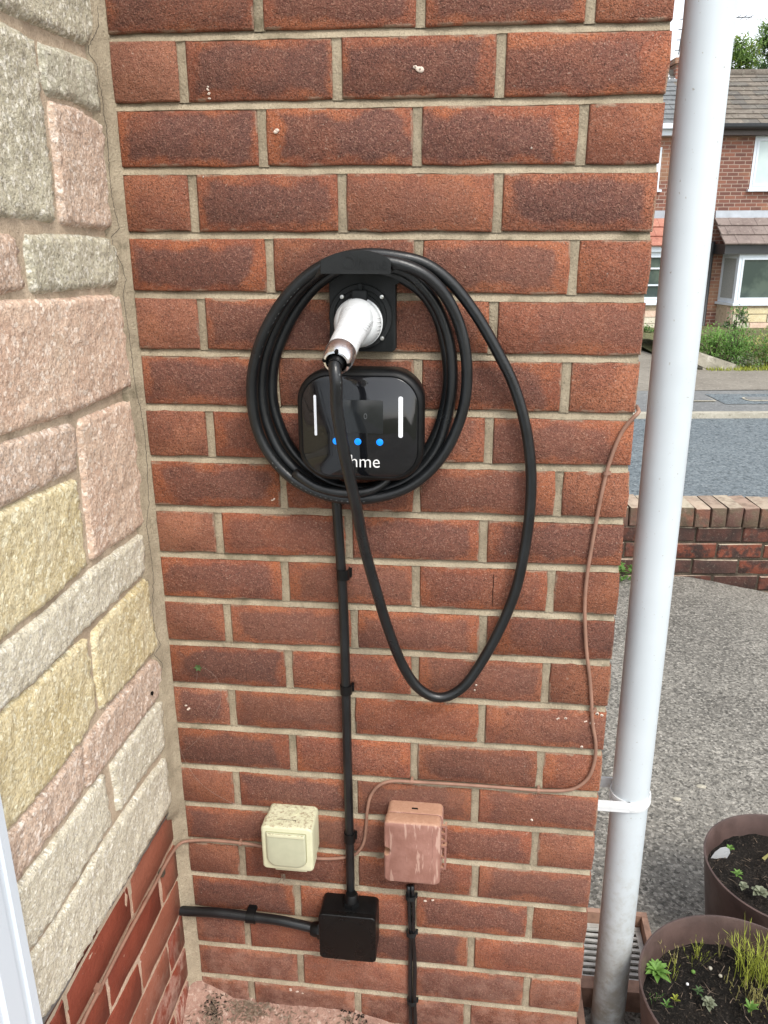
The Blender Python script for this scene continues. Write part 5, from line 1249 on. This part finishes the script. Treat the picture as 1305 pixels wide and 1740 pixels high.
# the left-hand house, glimpsed between wall and downpipe
hs2 = thing('brick_house', S(3, HD, -.35), 'orange brick house with a red-tiled bay, seen in the gap left of the downpipe', 'house')
a0, a1 = -2.5, 6.60
wx0, wx1, wz0, wz1 = 4.0, 6.0, 2.70, 3.25
P = [sbox(a0, wx0, HD - .0, HD + 4, -.45, EZ), sbox(wx1 - .0, a1, HD, HD + 4, -.45, EZ), sbox(wx0, wx1, HD, HD + 4, -.45, wz0), sbox(wx0, wx1, HD, HD + 4, 3.55, EZ), sbox(wx0, wx1, HD + .12, HD + 4, wz0, 3.55)]
obj('wall', join(*P), M['hbrick'], hs2, smooth=False)
v = [S(a0, HD, EZ), S(a0, HD + 4.06, EZ), S(a0, RD, RZ), S(a1, HD, EZ), S(a1, HD + 4.06, EZ), S(a1, RD, RZ)]
obj('roof', (v, [(0, 2, 5, 3), (1, 4, 5, 2), (0, 1, 2), (3, 5, 4)]), M['tile'], hs2, smooth=False)
t3 = ground_mat('slate_tile', (.15, .16, .165), (.20, .205, .21), (.27, .28, .28), 14, .006, .4, 2)
tiles(hs2, a0, 6.60, EZ + .0, HD - .25, RZ + .02, RD, .33, 11, [t3], vis=(5.2, 6.7))
obj('gutter', sbox(a0, a1 - .02, HD - .33, HD - .22, EZ - .07, EZ + .03), M['upvc'], hs2, smooth=False)
obj('fascia', sbox(a0, a1 - .02, HD - .20, HD - .001, EZ - .19, EZ - .02), M['upvc'], hs2, smooth=False)
wframe(hs2, wx0, wx1, wz0, 3.55, HD + .01, 2, 'glass_d')
b2z1, b2z0 = onD(1108, 428, BD)[1], onD(1100, 518, BD)[1]
b2a1 = onD(1100, 505, BD)[0] + .42
tiles(hs2, 2.6, b2a1 + .45, onD(1108, 420, BD - .15)[1], BD - .15, tz1 - .02, HD - .02, .285, 3, [M['tile_r']], name='bay_roof_tile', thick=.03)
obj('flashing', sbox(2.6, b2a1 + .4, HD - .03, HD - .002, tz1, tz1 + .16), M['lead'], hs2, smooth=False)
obj('fascia', sbox(2.7, b2a1 + .3, BD - .08, HD - .02, b2z1 + .002, b2z1 + .12), M['upvc'], hs2, smooth=False)
wframe(hs2, 2.9, b2a1, b2z0 + .05, b2z1, BD + .02, 3, 'glass_d', t=.07, trans=(.33, .66))
obj('bay_wall', sbox(2.9, b2a1, BD + .03, HD - .001, -.5, b2z0 - .001), M['mortar_t'], hs2, smooth=False)
z = -.38; k = 0
while z < b2z0 - .14:
    a = 2.92
    while a < b2a1 - .1:
        w = min(rs.uniform(.35, .7), b2a1 - .01 - a); obj('stone', sbox(a, a + w - .02, BD, BD + .04, z, z + .125), M[rs.choice(('stone_white', 'stone_pink', 'stone_green'))], hs2, smooth=False); a += w
    z += .14
# chimney with pots at the party line and the television aerial on it
ac = onD(1158, 100, RD)[0] + .06
chm = thing('chimney', S(ac, RD, RZ - .2), 'brick chimney stack on the left house, mostly behind the downpipe', 'chimney')
zt_ = onD(1150, 102, RD)[1]
obj('stack', sbox(ac - .24, ac + .30, RD - .25, RD + .25, RZ - .4, zt_ - .12), M['hbrick'], chm, smooth=False)
obj('corbel', sbox(ac - .29, ac + .35, RD - .30, RD + .30, zt_ - .12, zt_), M['hbrick'], chm, smooth=False)
obj('chimney_pot', disc_stack(S(ac + .0, RD, zt_), (0, 0, 1), [(0, .13), (.04, .12), (.26, .10), (.30, .12), (.32, .12)], 16), M['tile_r'], chm, auto=40)
obj('flashing', ([S(ac - .34, RD - .55, RZ - .33), S(ac - .24, RD - .26, RZ - .10), S(ac - .24, RD + .1, RZ + .10), S(ac - .40, RD - .1, RZ + .02)], [(0, 1, 2, 3)]), M['ink'], chm, smooth=False)
at = thing('tv_aerial', S(ac, RD, zt_), 'spiky television aerial on the chimney of the left house', 'tv aerial')
P = []
ax0, z0_ = onD(1149, 96, RD); z1_ = onD(1150, 36, RD)[1]; xr, zr = onD(1271, 33, RD)
lx = onD(1150, 60, RD)[0]
P.append(tube([S(lx + .02, RD - .2, z0_), S(lx + .06, RD - .2, z1_)], .012, 6))
for i in range(4):
    zz = z0_ + (z1_ - z0_) * (.12 + .29 * i); P.append(tube([S(lx - .08 + .02 * i, RD - .2, zz), S(lx + .20, RD - .2, zz + .01)], .010, 5)); P.append(tube([S(lx + .04, RD - .2, zz), S(lx + .16, RD - .2, zz - .16)], .006, 4))
P.append(tube([S(lx + .06, RD - .2, z1_), S(xr, RD - .2, zr)], .011, 5))
for i in range(9): P.append(tube([S(lx + .4 + i * (xr - lx - .45) / 8, RD - .42, zr - .01), S(lx + .4 + i * (xr - lx - .45) / 8, RD + .02, zr - .01)], .006, 4))
P.append(tube([S(ac + .05, RD - .2, zt_ - .5), S(ac + .05, RD - .2, zr)], .018, 6))
obj('antenna', join(*P), M['blk_gutter'], at)

# wall edging, steps of stone and shrubs in the garden opposite
for i, (x0, y0, x1, y1, hh, lab) in enumerate(((1183, 596, 1252, 622, .20, 'weathered plank-like edging stone sloping down under the shrubs'), (1190, 616, 1210, 626, .09, 'small pale broken stone below the edging'), (1183, 634, 1212, 640, .10, 'flat pale stone on the pavement edge'), (1215, 628, 1236, 636, .08, 'square grey stone among grass at the pavement edge'), (1250, 640, 1310, 650, .10, 'long mossy kerb stone at the foot of the shrubs'))):
    a0_, _ = onD(x0, y0, 12.0); a1_, _ = onD(x1, y1, 12.0); zA = onD(x0, y0, 12.0)[1]; zB = onD(x1, y1, 12.0)[1]
    v = [S(a0_, 11.9, zA), S(a1_, 11.9, zB), S(a1_, 12.25, zB), S(a0_, 12.25, zA), S(a0_, 11.88, zA - hh), S(a1_, 11.88, zB - hh), S(a1_, 12.25, zB - hh), S(a0_, 12.25, zA - hh)]
    v = [p + Vector((random.uniform(-1, 1), random.uniform(-1, 1), random.uniform(-1, 1))) * .02 for p in v]
    meta(obj('edging_stone', (v, [(3, 2, 1, 0), (4, 5, 6, 7), (0, 1, 5, 4), (1, 2, 6, 5), (2, 3, 7, 6), (3, 0, 4, 7)]), M['rock'], smooth=False), lab, 'stone', 'edging stones of the garden opposite')
a0_ = onD(1183, 596, 12.1)[0]
meta(obj('raised_bed', grid(a0_, 14, 12.1, 16, 40, 12, lambda a, d: .02 - .25 * max(0, 1 - abs(d - 14) / 2 * 0) * min(1, max(0, (a - a0_) / 1.4)) + .06 * nz(a * 2, d * 2), S), M['verge']), kind='structure')
def shrub(px, d, w, h, mats, n, ls, lab, up=.3, name='shrub', cat='shrub', core=True):
    a, z = onD(px[0], px[1], d); c = S(a, d, z)
    t = thing(name, c, lab, cat); rr = random.Random(int(px[0] * 7 + px[1])); clumps = []
    for _ in range(max(6, n // 70)):
        q = Vector((rr.gauss(0, .42), rr.gauss(0, .42), rr.random())); clumps.append((Vector((q.x * w / 2, q.y * w / 2, h * (.15 + .8 * q.z) * (1 - .35 * min(1, abs(q.x))))), rr.uniform(.14, .26) * w))
    buckets = [([], []) for _ in mats]
    for _ in range(n):
        ctr, cr_ = rr.choice(clumps); p_ = c + ctr + Vector((rr.gauss(0, 1), rr.gauss(0, 1), rr.gauss(0, 1))) * cr_ * .5
        if p_.z < z: p_.z = z + rr.random() * .05
        V, Fc = buckets[rr.randrange(len(mats))]
        blade(V, Fc, p_, Vector((rr.gauss(0, 1), rr.gauss(0, 1), rr.gauss(up, .8))), ls * rr.uniform(.6, 1.3), ls * .28, .3, 2)
    stems = []
    for ctr, cr_ in clumps[:14]: stems.append(tube([c + Vector((ctr.x * .15, ctr.y * .15, 0)), c + ctr * .55 + Vector((0, 0, .02)), c + ctr], .006, 4))
    obj('stems', join(*stems), M['bark'], t)
    for k, (V, Fc) in enumerate(buckets):
        if V: obj('foliage', (V, Fc), M[mats[k]], t, smooth=False)
    return t
shrub((1210, 604), 12.5, .70, .42, ['lf_bright', 'lf_bright'], 1500, .040, 'bright lime-green leafy shrub at the left of the garden opposite')
shrub((1243, 606), 12.8, .42, .78, ['lf_mid', 'lf_dark', 'lf_grey'], 700, .050, 'taller open shrub in front of the far bay window', .8)
shrub((1246, 622), 12.3, .80, .55, ['lf_mid', 'lf_mid', 'lf_bright'], 1900, .034, 'mid-green feathery shrub in the middle of the garden opposite', .9)
shrub((1262, 632), 12.05, .42, .26, ['lf_grey', 'lf_grey', 'lf_mid'], 900, .034, 'silvery grey-green bush by the pavement opposite')
shrub((1300, 632), 12.3, .80, .75, ['lf_mid', 'lf_bright', 'lf_straw'], 1800, .038, 'loose green and straw shrub cut by the right edge of the photo', .8)
shrub((1275, 606), 13.4, .6, .40, ['lf_mid', 'lf_straw'], 700, .045, 'thin pale shrub beneath the far bay window sill', .9)
shrub((1096, 575), 17.5, .5, .25, ['lf_mid', 'lf_dark'], 300, .05, 'small dark plant at the foot of the orange brick house')
V, Fc = [], []
for _ in range(3600):
    a = random.uniform(4.7, 8.5); d = 11.75 + random.random() * .6 + .1 * nz(a * 2, 0); blade(V, Fc, S(a, d, -.15), Vector((random.gauss(0, .5), random.gauss(0, .5), 1)), random.uniform(.03, .09), .006, .3, 2)
meta(obj('rough_grass', (V, Fc), M['lf_yel'], smooth=False), kind='stuff', label='fringe of rough grass along the edge of the far pavement', cat='grass')

# tree behind the roofs: conifer sprays on limbs
def tree(a, d, zt, wd, mats, n, lab, seed):
    rr = random.Random(seed); c = S(a, d, -.4); t = thing('conifer_tree', c, lab, 'tree', 'trees behind the far houses')
    top = zt + .4
    obj('trunk', tube([c, c + Vector((.1, 0, top * .5)), c + Vector((0, 0, top * .93))], .2, 8, True, lambda s: .22 * (1 - s * .85)), M['bark'], t)
    limbs = []; B = [([], []) for _ in mats]
    for k in range(90):
        h = top * rr.uniform(.25, .99); an = rr.uniform(0, 6.283); reach = wd * (1.05 - (h / top) ** 1.7 * .85) * rr.uniform(.55, 1.1)
        s = c + Vector((0, 0, h)); e_ = s + Vector((math.cos(an) * reach, math.sin(an) * reach, reach * rr.uniform(.1, .55))); limbs.append(tube([s, (s + e_) / 2 + Vector((0, 0, -.05)), e_], .03, 4, False, lambda q: .035 * (1 - q) + .006))
        mi = rr.randrange(len(mats))
        for q in range(n // 90):
            f_ = rr.random() ** .6; p_ = s + (e_ - s) * f_ + Vector((rr.gauss(0, 1), rr.gauss(0, 1), rr.gauss(0, .8))) * .17 * (1.15 - f_ * .6)
            V, Fc = B[mi]; dd = ((e_ - s).normalized() + Vector((rr.gauss(0, .7), rr.gauss(0, .7), rr.gauss(.1, .6)))); blade(V, Fc, p_, dd, rr.uniform(.08, .2), .022, .35, 2)
    obj('limbs', join(*limbs), M['bark'], t)
    for k, (V, Fc) in enumerate(B): obj('crown', (V, Fc), M[mats[k]], t, smooth=False)
tree(11.6, 27, 7.75, 2.0, ['lf_tree2', 'lf_tree'], 14000, 'tall dark feathery conifer at the right edge above the roof', 2)
tree(10.2, 26, 7.0, 1.6, ['lf_tree', 'lf_yel', 'lf_tree'], 12000, 'lower yellow-green bushy conifer just right of the downpipe above the roof', 5)
tree(14.2, 28, 7.9, 1.9, ['lf_tree2', 'lf_tree'], 6000, 'dark conifer farther right behind the roof', 7)
